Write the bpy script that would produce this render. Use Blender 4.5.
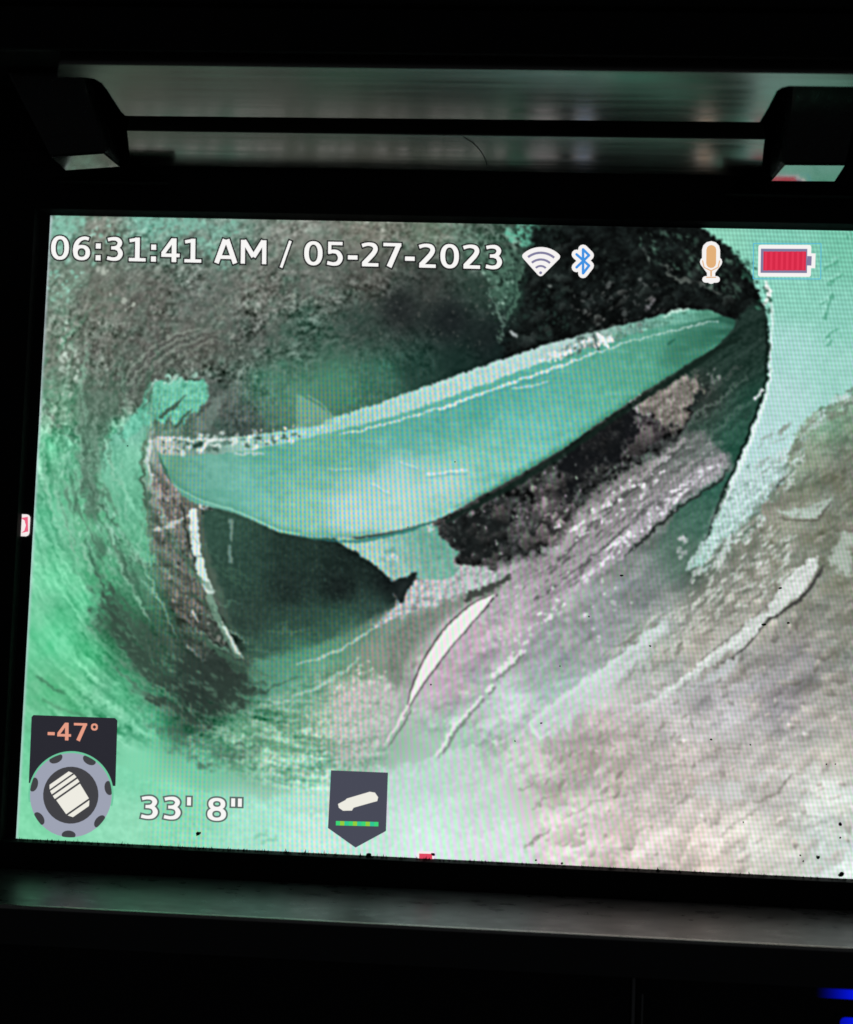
import bpy, bmesh, math
import numpy as np
from mathutils import Vector, Matrix
for o in list(bpy.data.objects): bpy.data.objects.remove(o)
SC = bpy.context.scene
MM = 0.001                                   # the device is measured in millimetres

# ---------------------------------------------------------------- camera
cam_d = bpy.data.cameras.new('camera'); cam = bpy.data.objects.new('camera', cam_d)
SC.collection.objects.link(cam); SC.camera = cam
cam_d.sensor_fit = 'VERTICAL'; cam_d.sensor_height = 36; cam_d.sensor_width = 36
cam_d.lens = 1300/1024*36; cam_d.clip_start = .01; cam_d.clip_end = 50
right = Vector((.99770923, .0571424, .03620838)); down = Vector((.03247161, .06502002, -.9973555)); fwd = right.cross(-down) * -1
fwd = Vector((-.05934556, .99624653, .06301557))
up = -down
rot = Matrix((right, up, -fwd)).transposed()
cam.matrix_world = Matrix.Translation(Vector((8.1175, -195.8378, -8.8329))*MM) @ rot.to_4x4()
cam_d.dof.use_dof = True; cam_d.dof.focus_distance = .1960; cam_d.dof.aperture_fstop = 15
SC.render.resolution_x, SC.render.resolution_y = 853, 1024

# ---------------------------------------------------------------- light: a dark room, lit by the display alone
world = bpy.data.worlds.new('World'); SC.world = world; world.use_nodes = True
bg = world.node_tree.nodes['Background']; bg.inputs[0].default_value = (.85, .92, 1, 1); bg.inputs[1].default_value = .010
vs = SC.view_settings
vs.view_transform = 'Standard'; vs.look = 'None'; vs.exposure = 0; vs.gamma = 1; vs.use_curve_mapping = False
SC.cycles.max_bounces = 8; SC.cycles.use_denoising = True
SC.cycles.filter_width = 1.65

# ---------------------------------------------------------------- helpers
def lin(c):
    c = np.asarray(c, float)/255
    return np.where(c <= .04045, c/12.92, ((c+.055)/1.055)**2.4)
MATS = {}
def plastic(name, base, rough, ior=1.5, bump=0.0, scale=(900, 900, 900), metallic=0.0, rvar=.08, coat=0):
    m = bpy.data.materials.new(name); m.use_nodes = True; nt = m.node_tree; b = nt.nodes['Principled BSDF']
    b.inputs['Base Color'].default_value = (*base, 1); b.inputs['Roughness'].default_value = rough; b.inputs['IOR'].default_value = ior; b.inputs['Metallic'].default_value = metallic
    tc = nt.nodes.new('ShaderNodeTexCoord'); mp = nt.nodes.new('ShaderNodeMapping'); mp.inputs['Scale'].default_value = scale
    n = nt.nodes.new('ShaderNodeTexNoise'); n.inputs['Scale'].default_value = 1; n.inputs['Detail'].default_value = 4
    nt.links.new(tc.outputs['Object'], mp.inputs[0]); nt.links.new(mp.outputs[0], n.inputs['Vector'])
    mr = nt.nodes.new('ShaderNodeMapRange'); mr.inputs['To Min'].default_value = rough-rvar; mr.inputs['To Max'].default_value = rough+rvar
    mr.inputs['From Min'].default_value = .3; mr.inputs['From Max'].default_value = .7
    nt.links.new(n.outputs['Fac'], mr.inputs[0]); nt.links.new(mr.outputs[0], b.inputs['Roughness'])
    if bump:
        bp = nt.nodes.new('ShaderNodeBump'); bp.inputs['Strength'].default_value = bump; bp.inputs['Distance'].default_value = .0001
        nt.links.new(n.outputs['Fac'], bp.inputs['Height']); nt.links.new(bp.outputs[0], b.inputs['Normal'])
    MATS[name] = m; return m
def glow(name, rgb, k=1.0):
    m = bpy.data.materials.new(name); m.use_nodes = True; b = m.node_tree.nodes['Principled BSDF']
    b.inputs['Base Color'].default_value = (.01, .01, .01, 1); b.inputs['Roughness'].default_value = .25
    b.inputs['Emission Color'].default_value = (*lin(rgb), 1); b.inputs['Emission Strength'].default_value = k
    m.cycles.emission_sampling = 'NONE'
    MATS[name] = m; return m
def glow_attr(name):
    m = bpy.data.materials.new(name); m.use_nodes = True; nt = m.node_tree; b = nt.nodes['Principled BSDF']
    b.inputs['Base Color'].default_value = (.01, .01, .01, 1); b.inputs['Roughness'].default_value = .25
    a = nt.nodes.new('ShaderNodeAttribute'); a.attribute_name = 'picture'; a.attribute_type = 'GEOMETRY'
    nt.links.new(a.outputs['Color'], b.inputs['Emission Color']); b.inputs['Emission Strength'].default_value = 1
    m.cycles.emission_sampling = 'NONE'
    MATS[name] = m; return m
def link(o, parent=None):
    SC.collection.objects.link(o)
    if parent: o.parent = parent
    return o
def mesh(name, verts, faces, mat, parent=None, bevel=0, seg=2, smooth=False):
    me = bpy.data.meshes.new(name); me.from_pydata([tuple(np.array(v)*MM) for v in verts], [], faces)
    bm = bmesh.new(); bm.from_mesh(me); bmesh.ops.recalc_face_normals(bm, faces=bm.faces)
    if bevel: bmesh.ops.bevel(bm, geom=list(bm.edges), offset=bevel*MM, segments=seg, profile=.6, affect='EDGES', clamp_overlap=True)
    for f in bm.faces: f.smooth = smooth
    bm.to_mesh(me); bm.free(); me.materials.append(mat)
    return link(bpy.data.objects.new(name, me), parent)
def hexa(name, v8, mat, parent=None, bevel=.3, seg=2):
    """a solid from eight corners: four of one face in order, then the four opposite"""
    return mesh(name, v8, [(0,1,2,3),(7,6,5,4),(0,4,5,1),(1,5,6,2),(2,6,7,3),(3,7,4,0)], mat, parent, bevel, seg)
def box(name, x, y, z, mat, parent=None, bevel=.3, seg=2):
    return hexa(name, [(x[0],y[0],z[0]),(x[1],y[0],z[0]),(x[1],y[1],z[0]),(x[0],y[1],z[0]),(x[0],y[0],z[1]),(x[1],y[0],z[1]),(x[1],y[1],z[1]),(x[0],y[1],z[1])], mat, parent, bevel, seg)
def extrude_outline(name, pts, off, mat, parent=None, bevel=.25, seg=2):
    """a planar outline (points in space) given thickness along a vector"""
    n = len(pts); top = [tuple(np.array(p)+np.array(off)) for p in pts]
    fc = [tuple(range(n)), tuple(range(2*n-1, n-1, -1))]+[(i, (i+1) % n, n+(i+1) % n, n+i) for i in range(n)]
    return mesh(name, list(pts)+top, fc, mat, parent, bevel, seg)
def thing(name, label, cat, group=None):
    o = bpy.data.objects.new(name, None); link(o); o['label'] = label; o['category'] = cat; o.empty_display_size = .02
    return o
# ---------------------------------------------------------------- the picture on the display
# The flat video picture shown by the display, painted as an array of 4:3 display cells.
PW, PH = 960, 720
# photograph measurement -> display cell (the display's own plane)
MEAS = np.array([[ 6.48365486e+00, -3.77009408e-01, 4.49111337e+02],
                 [ 6.03043919e-02,  6.44586095e+00, 5.36259750e+02],
                 [-3.02565664e-04, -3.21276756e-04, 1.0]])
MINV = np.linalg.inv(MEAS)
def mm(pts):
    a = np.asarray(pts, float).reshape(-1, 2)
    q = np.column_stack([a, np.ones(len(a))]) @ MINV.T
    return q[:, :2] / q[:, 2:3]
def cell(pts):
    q = mm(pts)
    return np.column_stack([(q[:, 0] + 64) / 128 * PW, (q[:, 1] + 48) / 96 * PH])

def lattice(seed, n=256):
    return np.random.RandomState(seed).rand(n, n)
def vnoise(x, y, seed):
    L = lattice(seed); n = L.shape[0]
    xi = np.floor(x).astype(int); yi = np.floor(y).astype(int)
    fx = x - xi; fy = y - yi
    fx = fx*fx*(3-2*fx); fy = fy*fy*(3-2*fy)
    a = L[yi % n, xi % n]; b = L[yi % n, (xi+1) % n]
    c = L[(yi+1) % n, xi % n]; d = L[(yi+1) % n, (xi+1) % n]
    return (a*(1-fx)+b*fx)*(1-fy) + (c*(1-fx)+d*fx)*fy - .5
def fbm(x, y, seed, octv=4, gain=.55):
    s = 0; a = 1
    for k in range(octv):
        s = s + a*vnoise(x*2**k + 17*k, y*2**k + 31*k, seed+k); a *= gain
    return s
def sstep(a, b, t):
    t = np.clip((t-a)/(b-a), 0, 1); return t*t*(3-2*t)
def smooth_line(pts, closed=False, n=4):
    p = np.asarray(pts, float); N = len(p); out = []
    rng = range(N if closed else N-1)
    for i in rng:
        p1 = p[i]; p2 = p[(i+1) % N]
        p0 = p[(i-1) % N] if (closed or i > 0) else p1
        p3 = p[(i+2) % N] if (closed or i+2 < N) else p2
        for t in np.arange(n)/n:
            out.append(.5*((2*p1)+(p2-p0)*t+(2*p0-5*p1+4*p2-p3)*t*t+(3*p1-p0-3*p2+p3)*t**3))
    if not closed: out.append(p[-1])
    return np.array(out)

class Canvas:
    def __init__(s):
        s.j, s.i = np.meshgrid(np.arange(PW)+.5, np.arange(PH)+.5)
        # photograph measures of every cell, for gradients and streak directions
        mx = (s.j/PW*128-64); my = (s.i/PH*96-48)
        w = MEAS[2,0]*mx+MEAS[2,1]*my+1
        s.X = (MEAS[0,0]*mx+MEAS[0,1]*my+MEAS[0,2])/w
        s.Y = (MEAS[1,0]*mx+MEAS[1,1]*my+MEAS[1,2])/w
        s.img = np.zeros((PH, PW, 3))
        s.wx = fbm(s.j/9, s.i/9, 501, 3); s.wy = fbm(s.j/9, s.i/9, 511, 3)
        s.wx2 = fbm(s.j/3.2, s.i/3.2, 521, 2); s.wy2 = fbm(s.j/3.2, s.i/3.2, 531, 2)
    def win(s, pts, pad):
        x0, y0 = np.floor(pts.min(0)-pad).astype(int); x1, y1 = np.ceil(pts.max(0)+pad).astype(int)
        return slice(max(0, y0), max(0, min(PH, y1))), slice(max(0, x0), max(0, min(PW, x1)))
    def poly(s, pts, soft=1.2, wob=0, wob2=0, smooth=True):
        c = cell(pts)
        if smooth: c = smooth_line(c, True)
        pad = soft*2+wob+wob2+3
        sl = s.win(c, pad); x = s.j[sl] + wob*s.wx[sl] + wob2*s.wx2[sl]; y = s.i[sl] + wob*s.wy[sl] + wob2*s.wy2[sl]
        d = np.full(x.shape, 1e9); ins = np.zeros(x.shape, bool)
        for k in range(len(c)):
            a = c[k]; b = c[(k+1) % len(c)]; e = b-a
            L = e@e
            if L < 1e-9: continue
            t = np.clip(((x-a[0])*e[0]+(y-a[1])*e[1])/L, 0, 1)
            d = np.minimum(d, (x-a[0]-t*e[0])**2+(y-a[1]-t*e[1])**2)
            cr = ((a[1] > y) != (b[1] > y))
            if abs(e[1]) > 1e-9: ins ^= cr & (x < e[0]*(y-a[1])/e[1]+a[0])
        sd = np.sqrt(d); sd[ins] *= -1
        m = np.zeros((PH, PW)); m[sl] = sstep(soft, -soft, sd)
        return m
    def line(s, pts, w, soft=1.0, wob=0, wob2=0, smooth=True):
        c = np.asarray(pts, float); ws = np.full(len(c), w, float) if np.isscalar(w) else np.asarray(w, float)
        q = cell(c); q = np.column_stack([q, ws])
        if smooth and len(q) > 2: q = smooth_line(q)
        pad = ws.max()+soft*2+wob+wob2+3
        sl = s.win(q[:, :2], pad); x = s.j[sl] + wob*s.wx[sl]+wob2*s.wx2[sl]; y = s.i[sl] + wob*s.wy[sl]+wob2*s.wy2[sl]
        m = np.zeros(x.shape)
        for a, b in zip(q[:-1], q[1:]):
            e = b[:2]-a[:2]; L = e@e
            if L < 1e-9: continue
            t = np.clip(((x-a[0])*e[0]+(y-a[1])*e[1])/L, 0, 1)
            d = np.sqrt((x-a[0]-t*e[0])**2+(y-a[1]-t*e[1])**2) - (a[2]+(b[2]-a[2])*t)/2
            m = np.maximum(m, sstep(soft*.75, -soft*.75, d))
        M = np.zeros((PH, PW)); M[sl] = m
        return M
    def put(s, m, col, a=1.0):
        col = np.asarray(col, float)
        r = np.flatnonzero(m.any(1)); c = np.flatnonzero(m.any(0))
        if not len(r): return
        sl = (slice(r[0], r[-1]+1), slice(c[0], c[-1]+1))
        col = col/255 if (col.ndim == 1 and col.max() > 1.5) else col
        if col.ndim == 3 and col.shape[:2] == (PH, PW): col = col[sl]
        k = (m[sl]*a)[..., None]
        s.img[sl] = s.img[sl]*(1-k) + col*k
    def add(s, m, v):
        s.img = s.img + m[..., None]*np.asarray(v)/255
    def mul(s, m, k):
        s.img = s.img*(1+m*(k-1))[..., None]
    def specks(s, pts, n, size, ang, col, seed, asp=1.6, alpha=(.4, 1), jit=25, mask=None):
        """small bright or dark crumbs scattered in an outline"""
        R = np.random.RandomState(seed); c = cell(pts); lo = c.min(0); hi = c.max(0)
        M = s.poly(pts, 2) if mask is None else mask
        k = 0; tries = 0; col = np.asarray(col, float)
        while k < n and tries < n*30:
            tries += 1
            x, y = lo + R.rand(2)*(hi-lo)
            if not (0 <= x < PW and 0 <= y < PH) or M[int(y), int(x)] < .3+R.rand()*.6: continue
            k += 1
            r = size[0]+(size[1]-size[0])*R.rand()**2; th = math.radians(ang+R.randn()*jit); aa = r*asp*(.7+.6*R.rand())
            p = int(aa*2+3); y0, y1, x0, x1 = max(0, int(y)-p), min(PH, int(y)+p), max(0, int(x)-p), min(PW, int(x)+p)
            dx = s.j[y0:y1, x0:x1]-x + s.wx2[y0:y1, x0:x1]*r; dy = s.i[y0:y1, x0:x1]-y + s.wy2[y0:y1, x0:x1]*r
            u = dx*math.cos(th)-dy*math.sin(th); v = dx*math.sin(th)+dy*math.cos(th)
            g = sstep(1.25, .55, np.sqrt((u/aa)**2+(v/r)**2))*(alpha[0]+(alpha[1]-alpha[0])*R.rand())
            cc = (col[0]+(col[1]-col[0])*R.rand())/255
            s.img[y0:y1, x0:x1] = s.img[y0:y1, x0:x1]*(1-g[..., None])+cc*g[..., None]

    def pebbles(s, pts, n, size, c0, c1, seed, alpha=(.4, .9), asp=1.3, ang=40, con=.55):
        """wet lumps, lit from above left"""
        R = np.random.RandomState(seed); c = cell(pts); lo = c.min(0); hi = c.max(0); M = s.poly(pts, 2); k = 0; tries = 0
        c0 = np.asarray(c0, float); c1 = np.asarray(c1, float)
        while k < n and tries < n*30:
            tries += 1
            x, y = lo + R.rand(2)*(hi-lo)
            if not (0 <= x < PW and 0 <= y < PH) or M[int(y), int(x)] < .3+R.rand()*.6: continue
            k += 1
            r_ = size[0]+(size[1]-size[0])*R.rand()**1.8; th = math.radians(ang+R.randn()*30); aa = r_*asp*(.8+.5*R.rand())
            p = int(aa*2+4); y0, y1, x0, x1 = max(0, int(y)-p), min(PH, int(y)+p), max(0, int(x)-p), min(PW, int(x)+p)
            dx = s.j[y0:y1, x0:x1]-x + s.wx[y0:y1, x0:x1]*r_*.9 + s.wx2[y0:y1, x0:x1]*r_*.5; dy = s.i[y0:y1, x0:x1]-y + s.wy[y0:y1, x0:x1]*r_*.9 + s.wy2[y0:y1, x0:x1]*r_*.5
            u = dx*math.cos(th)-dy*math.sin(th); v = dx*math.sin(th)+dy*math.cos(th)
            d = np.sqrt((u/aa)**2+(v/r_)**2); g = sstep(1.25, .7, d)*(alpha[0]+(alpha[1]-alpha[0])*R.rand())
            sh = np.clip(1-con*(dx*.55+dy*.85)/r_, .25, 1.9)[..., None]
            cc = (c0+(c1-c0)*R.rand())/255*sh
            s.img[y0:y1, x0:x1] = s.img[y0:y1, x0:x1]*(1-g[..., None])+np.clip(cc, 0, 1)*g[..., None]
    def arcs(s, n, rr, tt, c0, c1, seed, w=(1.2, 4), alpha=(.2, .55), span=(12, 40)):
        """long streaks sweeping round the pipe wall"""
        R = np.random.RandomState(seed); c0 = np.asarray(c0, float); c1 = np.asarray(c1, float)
        for k in range(n):
            r0 = R.uniform(*rr); t0 = R.uniform(*tt); sp = R.uniform(*span); dr = R.randn()*8
            ts = np.linspace(t0-sp/2, t0+sp/2, 5)
            pts = [(335+(r0+dr*(q-2)/2)*math.cos(math.radians(t)), 425+(r0+dr*(q-2)/2)*math.sin(math.radians(t))) for q, t in enumerate(ts)]
            ww = R.uniform(*w); s.put(s.line(pts, (ww*.3, ww*.9, ww, ww*.7, ww*.2), 1.8, 7, 4), c0+(c1-c0)*R.rand(), R.uniform(*alpha))

BASE = [
(60,230,130,165,150),(100,235,125,128,118),(150,225,125,165,150),(220,225,125,150,138),(300,230,135,138,130),(370,225,130,128,118),(430,230,118,125,112),(480,250,84,104,92),
(60,290,120,138,124),(100,300,112,112,104),(150,300,105,105,99),(200,300,102,108,102),(260,290,108,108,102),(320,285,100,104,98),(370,280,85,85,80),(430,285,58,62,59),(480,290,45,62,55),(515,290,40,66,56),
(60,350,112,122,110),(100,350,102,104,97),(150,345,95,95,90),(200,340,98,98,92),(250,335,85,90,85),(310,330,68,90,80),(360,325,55,70,64),(400,310,35,40,40),(450,320,26,32,33),(490,340,25,33,33),
(60,410,110,150,125),(110,400,98,106,97),(150,390,88,96,88),(215,400,84,90,86),(240,425,70,82,78),(270,390,84,124,106),(300,400,88,136,114),(340,385,80,130,107),(380,380,64,108,91),(420,370,35,62,54),(460,365,24,45,40),(500,350,20,35,33),
(50,450,125,205,165),(80,450,102,180,142),(120,440,108,188,152),(140,470,112,192,157),(50,520,125,210,170),(90,520,98,180,137),(130,520,105,185,145),(60,580,118,210,164),(100,580,100,185,140),(140,580,85,150,117),(60,640,104,212,158),(85,655,98,202,148),(90,600,104,205,155),(60,690,102,192,142),(120,690,95,185,140),(150,725,97,187,145),(200,765,120,200,165),(140,760,130,215,175),(170,800,150,225,190),(230,820,175,232,212),(120,830,150,220,185),(60,740,110,205,155),(40,800,140,225,180),
(115,622,66,108,84),(150,645,56,86,70),(200,690,47,67,60),(230,670,50,62,56),(190,715,62,95,78),
(250,700,95,148,122),(300,690,118,172,146),(330,720,170,200,178),(280,740,136,188,158),(240,740,108,172,138),(300,770,150,205,180),(350,700,188,190,180),(370,740,152,182,166),
(165,480,118,113,108),(175,530,96,96,90),(180,580,90,90,83),(195,630,70,76,71),
(240,540,48,73,63),(300,560,40,60,53),(350,560,30,42,40),(390,590,30,38,38),(300,610,43,63,56),(260,620,48,70,61),(340,630,60,95,78),(300,640,66,112,90),(380,620,60,80,70),
(360,660,130,150,130),(420,600,165,175,170),(390,650,142,150,140),(330,660,110,155,127),(450,580,170,175,172),(440,680,182,172,177),(470,640,190,180,185),(520,620,165,160,160),(560,640,150,158,157),(500,700,165,180,175),(450,740,168,195,183),(560,690,150,168,164),(600,620,140,147,147),(640,590,130,138,138),(680,560,92,112,105),(650,640,150,160,152),
(300,830,195,235,222),(420,800,195,222,215),(420,840,215,238,232),(480,800,205,218,212),(500,850,215,225,222),(560,780,180,180,172),(560,840,215,210,205),(620,770,178,170,162),(620,840,205,195,188),(700,770,182,175,168),(700,850,215,205,195),(760,780,185,182,175),(760,850,205,205,195),(840,760,185,185,175),(840,800,200,208,200),(840,860,205,218,212),(890,820,200,212,208),
(600,730,178,172,168),(660,720,180,180,178),(720,700,165,165,165),(780,700,150,148,148),(840,700,150,150,142),(700,640,150,150,140),(740,600,150,150,138),(780,600,130,132,120),(800,660,140,140,138),(840,640,128,132,122),(840,560,120,125,110),(800,530,135,140,125),(840,480,115,120,105),(800,460,130,145,125),(760,500,130,130,118),(820,420,140,175,150),(890,500,112,118,104),(890,650,128,130,122),
(540,300,18,24,24),(600,280,13,16,18),(660,300,14,18,19),(720,280,28,40,36),(740,320,30,48,42),(620,240,16,20,20),
(700,380,38,58,50),(740,380,42,70,60),(720,430,48,78,66),(640,430,70,72,70),(560,480,36,40,40),(500,520,45,48,48),(540,530,60,60,60),(600,520,110,110,108),(660,470,90,95,92),
]
FLAP_BASE = [(728,326,34,69,58),(712,334,53,117,95),(690,345,81,146,122),(650,365,85,161,135),(620,385,92,168,144),(600,400,99,179,157),(570,420,111,188,171),(550,432,119,193,180),(520,450,129,199,186),(500,462,137,200,186),(450,490,161,206,197),(400,510,176,212,200),(350,515,172,208,200),(300,510,136,195,174),(250,490,114,184,169),(200,475,106,171,154),(170,465,97,152,126),
(560,385,93,172,156),(520,395,91,172,157),(480,410,85,167,152),(440,424,88,167,154),(400,438,94,171,156),(360,446,99,171,152),(330,452,105,172,148),(270,458,100,172,152),(600,362,93,168,146),(640,345,88,158,135),(460,455,130,197,178),(400,470,146,199,193),(520,425,112,189,177)]

def rbf(cv, pts, p=3.2, step=8):
    a = np.array(pts, float)
    X = cv.X[::step, ::step]; Y = cv.Y[::step, ::step]
    num = 0; den = 0
    for x, y, *c in a:
        w = 1/((X-x)**2+(Y-y)**2+90)**(p/2)
        num = num + w[..., None]*np.array(c); den = den + w
    g = num/den[..., None]/255
    # bilinear up
    fi = np.clip((cv.i-.5)/step, 0, g.shape[0]-1.001); fj = np.clip((cv.j-.5)/step, 0, g.shape[1]-1.001)
    i0 = fi.astype(int); j0 = fj.astype(int); u = (fi-i0)[..., None]; v = (fj-j0)[..., None]
    return (g[i0, j0]*(1-v)+g[i0, j0+1]*v)*(1-u)+(g[i0+1, j0]*(1-v)+g[i0+1, j0+1]*v)*u
def blur(im, r):
    k = np.exp(-.5*(np.arange(-int(3*r)-1, int(3*r)+2)/r)**2); k /= k.sum(); h = len(k)//2
    o = np.pad(im, ((h, h), (h, h), (0, 0)), 'edge')
    t = sum(k[n]*o[n:n+im.shape[0]] for n in range(len(k)))
    return sum(k[n]*t[:, n:n+im.shape[1]] for n in range(len(k)))

def paint_picture():
    cv = Canvas(); X, Y, j, i = cv.X, cv.Y, cv.j, cv.i
    base = []
    for x, y, *c in BASE:
        c = np.array(c, float)
        if x > 520 and y > 590: c = c*1.07+np.array([1, 0, 1])
        elif 420 < x <= 560 and 590 < y < 720: c = c*1.08+np.array([6, 3, 7])
        base.append((x, y, *c))
    cv.img = rbf(cv, base)
    # ---- grains: fine crumbly noise, and rings of streaks round the pipe wall
    g1 = fbm(j/3.4, i/3.4, 11, 3, .6); g2 = fbm(j/6, i/6, 21, 3)
    cx, cy = 335, 425
    dx, dy = X-cx, Y-cy; r = np.hypot(dx, dy*1.0); th = np.arctan2(dy, dx)
    ring = fbm(r/4.2+g2*.8, th*9+200, 31, 3, .65); ring2 = fbm(r/11+g2, th*5+100, 41, 3)
    u = X*.80-Y*.60; v = X*.60+Y*.80           # along and across the mud streaks
    st1 = fbm(u/26+g2*.7, v/4.0, 51, 3, .65); st2 = fbm(u/60+g2, v/13, 61, 3)
    emb = (vnoise(j/5, i/5, 71)-vnoise((j+1.8)/5, (i+1.8)/5, 71)) + .8*(vnoise(j/2.7, i/2.7, 72)-vnoise((j+1)/2.7, (i+1)/2.7, 72))
    lum = cv.img.mean(-1)
    lmp = lambda a, b, sd, e: fbm(u/a, v/b, sd, 3, .5)-fbm((u-e)/a, (v+e*.9)/b, sd, 3, .5)
    blob = fbm(u/34+g2*.5, v/24, 171, 3)
    lump = lmp(26, 18, 131, 4.0)*1.0+lmp(12, 7, 141, 2.2)*.7
    # upper left grey wall
    wall = cv.poly([(40,205),(520,205),(510,270),(500,350),(420,392),(330,425),(240,440),(150,440),(100,470),(40,440)], 22)
    fall = sstep(.12, .40, lum)
    patch = np.clip(.75+1.5*fbm(j/34, i/26, 181, 3), .25, 1.7)
    glow = cv.poly([(255,430),(270,385),(310,360),(370,358),(420,380),(400,400),(330,425)], 30)
    cv.img += (wall*(.22+.78*fall)*(g1*.18*patch+g2*.10+ring*.13*patch+emb*.09)*(1-.8*glow))[..., None]
    tint = fbm(j/14, i/14, 81, 3)
    cv.img += (wall*.05*fall*np.abs(tint))[..., None]*np.array([-1, .6, .1])
    # left green wall rings
    gw = cv.poly([(0,420),(100,420),(150,450),(165,560),(250,690),(330,740),(340,800),(250,770),(160,740),(0,740)], 16)
    sky = sstep(90, 45, X)*sstep(560, 620, Y)
    cv.img += (gw*(1-.6*sky)*(ring*.21+ring2*.15+g1*.08))[..., None]*np.array([1.0, .88, .92])
    cv.img += (gw*.05*tint)[..., None]*np.array([1, .2, .6])
    # mud at lower right: streaks and crumbs
    mud = cv.poly([(380,700),(470,600),(560,540),(720,500),(770,440),(910,350),(910,890),(520,880),(540,800)], 25)
    near = sstep(880, 640, Y)
    cv.img += (mud*(st1*.018*(.1+.9*near)+st2*.05+g1*.03+emb*(.01+.03*near)+lump*.11+blob*.13+g2*.05))[..., None]
    cv.img += (mud*.02*tint)[..., None]*np.array([.8, 0, -.9])
    # lower left crumbly slope
    cr = cv.poly([(190,730),(260,690),(330,660),(380,680),(385,760),(320,790),(240,775)], 14)
    cv.img += (cr*(g1*.11+emb*.12+g2*.12+ring*.17)*.8)[..., None]*np.array([1, .85, .9])

    # ---- upper left green crusts
    for pts, c, a in [([(58,216),(84,216),(80,232),(62,246),(50,246)],(128,190,168),.7), ([(132,216),(206,219),(196,232),(165,236),(140,230)],(125,190,170),.75),
                      ([(212,224),(240,222),(232,236),(214,240)],(130,185,168),.6), ([(196,240),(216,244),(236,262),(228,272),(205,256)],(120,180,160),.6),
                      ([(436,226),(470,228),(512,262),(502,290),(484,270),(462,246)],(104,140,122),.45), ([(506,229),(566,230),(548,248),(528,250),(512,244)],(105,195,165),.85),
                      ([(484,262),(502,250),(524,262),(510,300),(500,312),(490,285)],(80,118,100),.6), ([(50,296),(80,276),(78,284),(60,302),(50,308)],(140,175,155),.7)]:
        cv.put(cv.poly(pts, 2.5, 9, 4)*np.clip(.75+g1*1.3, 0, 1), c, a)
    def bits(pts, n, size, ang, c0, c1, seed, **k): cv.specks(pts, n, size, ang, (c0, c1), seed, **k)
    W_UL = [(50,216),(480,224),(440,262),(330,300),(240,350),(150,400),(50,420)]
    bits(W_UL, 420, (.9,2.4), 40, (140,150,138), (170,182,168), 901, alpha=(.15,.5), jit=40)
    bits(W_UL, 380, (.9,2.4), 40, (68,72,68), (84,88,84), 902, alpha=(.15,.5), jit=40)
    bits([(50,216),(240,222),(230,262),(120,240),(60,320)], 130, (1,3.2), 50, (120,190,165), (175,222,205), 903, alpha=(.3,.8), jit=35)
    bits([(66,320),(78,320),(80,385),(64,400),(58,370)], 34, (1.4,4), 80, (165,188,172), (200,218,205), 904, alpha=(.4,.9))
    bits([(96,268),(116,272),(134,302),(124,310),(106,290)], 9, (1.6,3.6), 75, (165,172,160), (190,200,188), 905, alpha=(.5,.9))
    bits([(480,230),(525,230),(520,300),(512,335),(500,345),(488,300)], 90, (.9,2.8), -50, (104,140,124), (160,190,174), 906, alpha=(.2,.75))
    bits([(480,230),(525,230),(520,300),(512,335),(500,345),(488,300)], 80, (.9,2.8), -50, (18,34,28), (40,60,50), 907, alpha=(.4,.9))
    bits([(250,290),(480,270),(495,340),(400,350),(300,350)], 240, (.8,1.8), 40, (95,98,92), (125,125,118), 908, alpha=(.12,.4), jit=60)
    # scored arcs near (170,340)
    for k, o in enumerate((0, 7, 15, 24)):
        cv.put(cv.line([(118+o,392-o*.2),(138+o,362+o*.3),(172+o,336+o*.5),(205+o,330+o*.2)], (1, 2.6, 2.6, 1), 1.2, 4, 3), (160,172,160), .5-.06*k)
        cv.put(cv.line([(121+o,395-o*.2),(141+o,365+o*.3),(175+o,339+o*.5),(207+o,333+o*.2)], (1, 2.4, 2.4, 1), 1.2, 4, 3), (62,64,62), .5-.06*k)

    cv.arcs(70, (150, 300), (178, 262), (132,138,126), (160,170,156), 1201, (1, 3), (.12,.4), (4, 14))
    cv.arcs(60, (150, 300), (178, 262), (58,62,58), (80,84,78), 1202, (1, 3.4), (.12,.42), (4, 16))
    # ---- dark rock, upper right
    rock = cv.poly([(548,226),(700,226),(728,248),(752,275),(764,305),(750,332),(700,322),(640,322),(560,352),(508,366),(504,345),(516,322),(522,290),(526,256)], 6, 10, 5)
    rkn = fbm(j/13+g2, i/16+g2, 151, 3)
    tone = np.clip(.075+.085*rkn+.03*g1+.05*lump, .03, 1)[..., None]*np.array([.80, 1.02, .98])
    cv.put(rock, tone, .95)
    bits([(520,290),(560,240),(690,236),(745,290),(740,318),(600,330),(520,355)], 170, (1.2,4), 40, (26,36,34), (54,64,60), 911, alpha=(.2,.6), jit=60)
    bits([(570,290),(650,280),(664,312),(610,332),(575,330)], 80, (1,3), 55, (56,62,62), (120,124,122), 912, alpha=(.2,.65), jit=40)
    bits([(640,232),(690,232),(740,270),(740,300),(690,276),(650,262)], 130, (.9,2.8), -45, (36,60,50), (96,126,112), 913, alpha=(.25,.75), jit=30, asp=2)
    bits([(524,300),(560,290),(570,330),(530,350)], 60, (1,3), 70, (30,50,44), (50,74,66), 917, alpha=(.2,.6), jit=40)
    bits([(645,312),(655,304),(658,300),(648,298)], 8, (1.4,2.8), 50, (130,130,135), (205,196,205), 914)
    cv.put(cv.line([(660,262),(676,276),(700,286),(724,292)], (1.5, 3, 3.4, 1), 2.0, 8, 4), (104,112,106), .75)
    cv.put(cv.line([(643,248),(648,262)], 2.6, 1.6, 4, 3), (120,135,128), .7)
    cv.put(cv.line([(512,333),(516,336)], 3.4, 1.8, 2, 2), (180,190,190), .85)
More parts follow.
